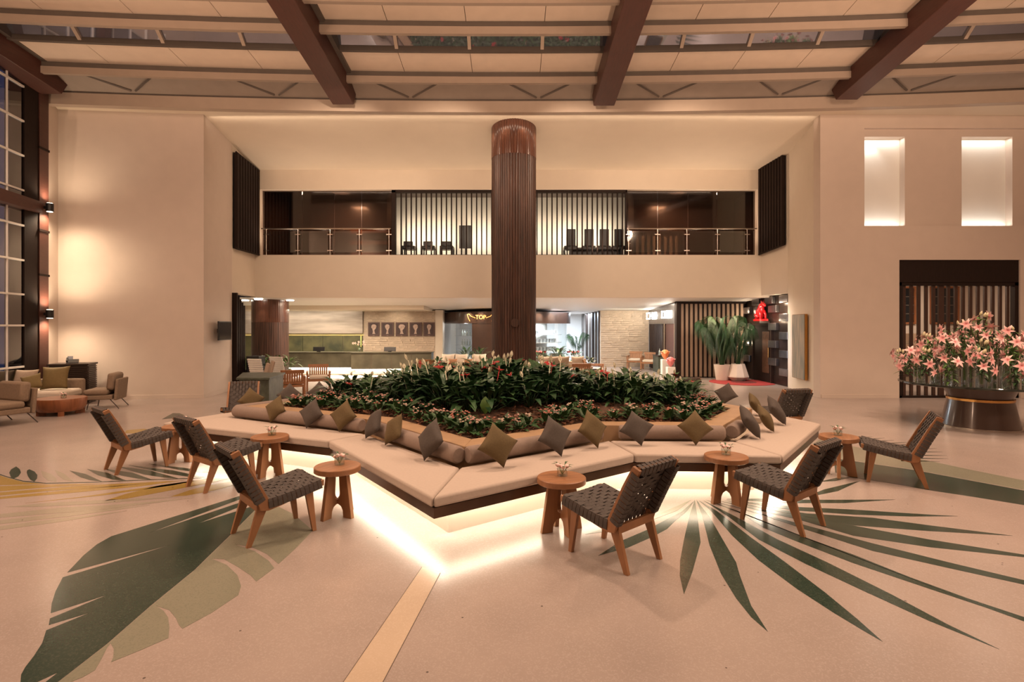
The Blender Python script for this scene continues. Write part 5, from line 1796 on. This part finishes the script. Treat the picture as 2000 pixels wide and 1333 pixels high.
def bushy(name, lb, loc, n, hgt, W, m, flowers=None, pot=None, group=None):
    t = thing(name, lb, 'plant', loc, 0, group)
    put('foliage', foliage(int(abs(loc[0]) * 100), n, hgt, W, m), t)
    if flowers:
        mf = MB()
        r_ = random.Random(5)
        for i in range(8):
            a = i * 2.4
            mf.lathe([(.002, hgt * .7 - .02), (.045, hgt * .75), (.002, hgt * .75 + .04)], 6, (.22 * math.cos(a) * r_.random(), .22 * math.sin(a) * r_.random()))
        mf.build('flowers', flowers, t)
    if pot:
        MB().lathe([(.001, -pot[1]), (pot[0] * .8, -pot[1]), (pot[0], 0), (.001, -.02)], 20).build('pot', pot[2], t, smooth='auto')
    return t


# hedge in a dark trough by the reception column
t = thing('plant_trough', 'dark trough in front of the reception column', 'planter', (-7.15, 16.0, 0))
MB().box(-.80, .58, -.2, .2, 0, .50).build('trough', M_BROWNM, t)
for i in range(6):
    bushy('hedge_plant', 'bright green leafy plant in the dark trough by the reception column', (-7.82 + i * .25, 16.0, .48), 16, .48, .07, M_LEAF3, group='bright green plants in the dark trough')
t = thing('storage_unit', 'black low cabinet left of the bright green plants', 'cabinet', (-7.45, 15.6, 0))
t.location = (-7.50, 15.55, 0)
MB().box(-.02, .34, -.2, .2, 0, .92).build('body', M_BLACK, t, bevel=.01)
MB().box(.0, .32, -.215, -.2, .05, .86).build('door', M_SCREEN, t)
# marble desk left
t = thing('marble_desk', 'green marble concierge desk behind the left bench end', 'desk', (0, 0, 0))
MB().prism([(-5.48, 10.9), (-4.88, 10.9), (-5.10, 12.1), (-5.98, 12.1)], .0, .70).build('desk_body', M_GRMARB, t, bevel=.006)
MB().prism([(-5.52, 10.86), (-4.85, 10.86), (-5.07, 12.14), (-6.02, 12.14)], .70, .74).build('desk_top', M_GRMARB, t, bevel=.004)


def office_chair(lb, loc, rotz, shell, ribs=0):
    t = thing('office_chair', lb, 'chair', loc, rotz)
    MB().box(-.22, .22, -.22, .22, .42, .49).build('seat', shell, t, bevel=.025)
    M = Matrix.Translation((0, .22, .50)) @ Matrix.Rotation(R(-14), 4, 'X')
    if ribs:
        for k in range(ribs):
            MB().box(-.21, .21, -.02, .015, k * .5 / ribs, (k + .82) * .5 / ribs, M).build('back_rib', shell, t, bevel=.006)
    else:
        MB().box(-.21, .21, -.03, .03, 0, .42, M).build('backrest', shell, t, bevel=.025)
    MB().cyl((0, 0, .08), (0, 0, .43), .03, n=10).build('stem', M_CHROME, t)
    for k in range(5):
        a = k * 2 * math.pi / 5
        MB().tube([(0, 0, .09), (.27 * math.cos(a), .27 * math.sin(a), .03)], .02, 5).build('base_arm', M_BLACK, t)
    return t


office_chair('white ribbed office chair left of a pair by the green plants', (-6.15, 13.5, 0), R(160), M_WHITE, 9)
office_chair('white ribbed office chair right of a pair by the green plants', (-6.02, 14.4, 0), R(160), M_WHITE, 9)
office_chair('beige padded chair nearest the lower slat screen, behind the marble desk', (-5.98, 12.55, 0), R(-60), M_LTPIL)
office_chair('beige padded chair further from the slats, behind the marble desk', (-6.22, 13.35, 0), R(-60), M_LTPIL)


def wood_armchair(lb, loc, rotz, gp=None):
    """oak armchair with woven back; local -y is the front"""
    t = thing('oak_armchair', lb, 'armchair', loc, rotz, gp)
    MB().box(-.27, .27, -.28, .24, .27, .33).build('seat_frame', M_OAK, t)
    MB().box(-.24, .24, -.28, .20, .33, .42).build('seat_cushion', M_CREAM, t, bevel=.03)
    M = Matrix.Translation((0, .24, .40)) @ Matrix.Rotation(R(-14), 4, 'X')
    MB().box(-.27, .27, -.015, .015, .22, .31, M).box(-.27, .27, -.015, .015, -.05, .0, M).build('back_rail', M_OAK, t)
    sm = MB().box(-.022, .022, -.008, .008, 0, .22, M).mesh('back_slat', M_OAK)
    for k in range(9):
        put('back_slat', sm, t, (-.22 + k * .055, 0, 0))
    for s in (-1, 1):
        MB().box(s * .29 - .025, s * .29 + .025, -.30, .28, .50, .535).build('arm', M_OAK, t, bevel=.006)
        for y in (-.27, .23):
            MB().box(s * .29 - .022, s * .29 + .022, y - .022, y + .022, 0, .50).build('leg', M_OAK, t)
    return t


wood_armchair('oak armchair seen from behind at the green marble desk', (-5.50, 13.55, 0), R(205))
wood_armchair('oak armchair with white seat near the glowing reception steps', (-5.35, 15.0, 0), R(20))
wood_armchair('oak armchair at the left edge of the stone wall on the right, further one', (5.15, 22.7, 0), R(-20))
wood_armchair('oak armchair before the stone wall on the right, nearer one', (5.55, 21.9, 0), R(-25))
wood_armchair('oak armchair behind the tall plants, left of the beige sofa', (-2.85, 17.6, 0), R(200))
wood_armchair('oak armchair at the right end of the centre sofa', (2.65, 17.6, 0), R(75))
wood_armchair('oak armchair seen from behind before the centre right sofa', (2.05, 15.9, 0), R(170))
# centre sofas
for x0, x1, yy, lb in ((-2.35, -.75, 18.3, 'beige sofa left of the main column, beyond the planter'), (.95, 2.45, 17.5, 'beige sofa right of the main column, beyond the planter')):
    t = thing('lounge_sofa', lb, 'sofa', ((x0 + x1) / 2, yy, 0))
    w_ = (x1 - x0) / 2
    MB().box(-w_, w_, -.40, .40, .08, .28).build('base', M_TAUPE, t)
    MB().box(-w_, w_, -.42, .25, .28, .40).build('seat_cushion', M_CREAM, t, bevel=.04)
    MB().box(-w_, w_, .25, .42, .08, .62).build('backrest', M_LTPIL, t, bevel=.03)
    for k in range(4):
        MB().box((-1 if k % 2 else 1) * (w_ - .08) - .03, (-1 if k % 2 else 1) * (w_ - .08) + .03, -.34 if k < 2 else .30, -.28 if k < 2 else .36, 0, .09).build('leg', M_WENGE, t)
for x, col, s, lb in ((-2.15, 'cream', .95, 'cream cushion first from the left on the sofa left of the column'), (-1.72, 'cream', .95, 'cream cushion second from the left on the sofa left of the column'), (-1.10, 'cream', .95, 'cream cushion right of the tan ones on the sofa left of the column')):
    cushion(lb, col, (x, 18.35, .40), -90, s=s)
for x, lb in ((-1.98, 'small tan cushion left of a pair on the sofa left of the column'), (-1.45, 'small tan cushion right of a pair on the sofa left of the column')):
    cushion(lb, 'chestnut', (x, 18.12, .40), -90, s=.62)
for x, col, lb in ((1.08, 'beige', 'beige cushion at the left end of the centre right sofa'), (1.33, 'taupe', 'taupe cushion second on the centre right sofa'), (1.65, 'taupe', 'taupe cushion third on the centre right sofa'), (2.12, 'beige', 'broad beige cushion at the right of the centre right sofa')):
    cushion(lb, col, (x, 17.5 - .02, .40), -90, s=.88)
# flower boxes behind the sofas
for x, lb in ((-1.15, 'leafy fern plant behind the sofa left of the column'), (-1.6, 'leafy plant behind the beige sofa, furthest left')):
    bushy('fern_plant', lb, (x, 19.3, .55), 20, .55, .08, M_LEAF2, pot=(.22, .55, M_WHITE))
bushy('fern_plant', 'round green plant in a pale pot beside the oak armchair left of the column', (-2.35, 17.3, .42), 18, .42, .08, M_LEAF2, pot=(.2, .42, M_POT))
bushy('red_flower_plant', 'red flowering plant behind the centre right sofa, left one', (1.0, 19.0, .5), 16, .5, .09, M_LEAF2, M_RED, (.25, .5, M_WHITE))
bushy('green_shrub', 'dark green shrub behind the centre right sofa', (1.62, 18.9, .55), 24, .6, .09, M_LEAF, None, (.25, .55, M_WHITE))
bushy('red_flower_plant', 'red flowering plant behind the centre right sofa, right one', (2.15, 18.9, .5), 16, .5, .09, M_LEAF, M_RED, (.25, .5, M_WHITE))
t = thing('stand', 'small dark round stand right of the centre right sofa', 'table', (2.28, 15.85, 0))
MB().lathe([(.001, 0), (.16, 0), (.05, .04), (.05, .48), (.20, .50), (.20, .53), (.001, .53)], 20).build('pedestal', M_WENGE, t, smooth='auto')
bushy('yellow_plant', 'yellow green potted plant on the small dark stand', (2.28, 15.85, .60), 14, .32, .07, M_LEAF3, pot=(.09, .07, M_POT))
# pink and orange abstract sculptures on plinths
for x, y, h, lb, m in ((5.42, 18.55, .52, 'pink abstract faceted sculpture on a white plinth, the lower of two', mat('pink_gloss', (.70, .20, .20, 1), .35, noise=.2, nscale=8)), (5.36, 19.0, .75, 'orange abstract faceted sculpture on a plinth, the taller of two', mat('orange_gloss', (.75, .26, .10, 1), .35, noise=.2, nscale=8))):
    t = thing('abstract_sculpture', lb, 'sculpture', (x, y, 0))
    MB().box(-.13, .13, -.13, .13, 0, h - .14).build('plinth', M_WHITE, t, bevel=.01)
    MB().lathe([(.02, h - .14), (.09, h - .06), (.15, h + .06), (.10, h + .17), (.02, h + .20)], 7).build('bloom', m, t)
    for k in range(4):
        a = k * math.pi / 2 + .5
        MB().leaf((.08 * math.cos(a), .08 * math.sin(a), h + .02), (math.cos(a), math.sin(a), .8), (0, 0, 1), .2, .13, droop=.1).build('petal', m, t)
t = thing('console_table', 'dark green console with glassware beside the oak armchairs', 'table', (5.78, 21.0, 0))
MB().box(-.22, .12, -.4, .4, 0, .62).build('body', M_GRMARB, t)
MB().box(-.24, .13, -.42, .42, .62, .66).build('top', M_WENGE, t)
for k in range(5):
    o = put('bottle', bt, None, (5.65 + .03 * k, 20.75 + k * .12, .66))
    tag(o, 'clear bottle on the dark console by the oak armchairs', 'bottle', 'bottles on the dark console')

# ------------------------------------------------------------------ doorway on the right: header, slats, room behind
t = struct(thing('door_1', 'dark slatted entrance screen with deep header behind the lilies', 'slat screen'))
MB().box(9.55, 12.53, 13.42, 13.6, 2.85, 3.41).build('header', M_DKWOOD, t)
MB().box(9.55, 9.64, 13.42, 13.56, 0, 2.85).box(12.44, 12.53, 13.42, 13.56, 0, 2.85).box(9.55, 12.53, 13.42, 13.56, 0, .05).box(9.55, 12.53, 13.42, 13.56, 2.78, 2.86).build('frame', M_DKWOOD, t)
sl = MB().box(-.034, .034, -.02, .03, 0, 2.82).mesh('slat', mat('screen_slat', (.05, .022, .014, 1), .5, noise=.3, nscale=12, stretch=(8, 8, .6)))
for k in range(15):
    put('slat', sl, t, (9.74 + k * .184, 13.49, 0), scale=(1.9 if k == 5 else 1, 1, 1))
struct(MB().box(8.9, 15.2, 17.6, 17.8, 0, 3.4).build('wall_entrance_back', M_WALL))
struct(MB().box(8.75, 8.9, 13.75, 17.7, 0, 3.4).build('wall_entrance_left', M_WALL))
struct(MB().box(15.0, 15.2, 13.75, 17.7, 0, 3.4).build('wall_entrance_right', M_WALL))
struct(MB().box(8.75, 15.2, 13.7, 17.8, 3.4, 3.5).build('ceiling_entrance', M_WALLW))
for x0, x1, h0, h1 in ((10.2, 11.0, .9, 2.6), (12.15, 13.0, 1.9, 3.0), (13.6, 14.4, 1.9, 3.0)):
    t = struct(thing('window_2', 'dark framed window in the room behind the slats', 'window'))
    MB().box(x0, x1, 17.57, 17.59, h0, h1).build('glass_pane', M_SCREEN, t)
    MB().box(x0 - .06, x0, 17.53, 17.6, h0 - .06, h1 + .06).box(x1, x1 + .06, 17.53, 17.6, h0 - .06, h1 + .06).box(x0, x1, 17.53, 17.6, h1, h1 + .06).box(x0, x1, 17.53, 17.6, h0 - .06, h0).build('window_frame', M_CHESTN, t)
    for k in range(1, 4):
        MB().box(x0, x1, 17.55, 17.57, h0 + (h1 - h0) * k / 4 - .015, h0 + (h1 - h0) * k / 4 + .015).build('glazing_bar', M_GREYST, t)
t = thing('counter', 'tan counter with dark base in the room behind the slats', 'counter', (13.3, 16.6, 0))
MB().box(-1.3, 1.3, -.3, .3, 0, .95).build('body', M_WENGE, t)
MB().box(-1.35, 1.35, -.35, .35, .95, 1.55).build('front_panel', M_LTWOOD, t)
light('AREA', 'entrance_lamp', (11.5, 15.4, 3.35), 130, WARM2, size=3, size_y=1.5)
light('POINT', 'teal_lamp', (12.6, 16.9, 2.3), 2.5, (.5, .95, 1), radius=.1)
bushy('doorway_plant', 'broad leaved plant behind the left slats of the entrance screen', (10.15, 14.9, .5), 22, 1.0, .15, M_LEAF2, None, (.25, .5, M_POT))
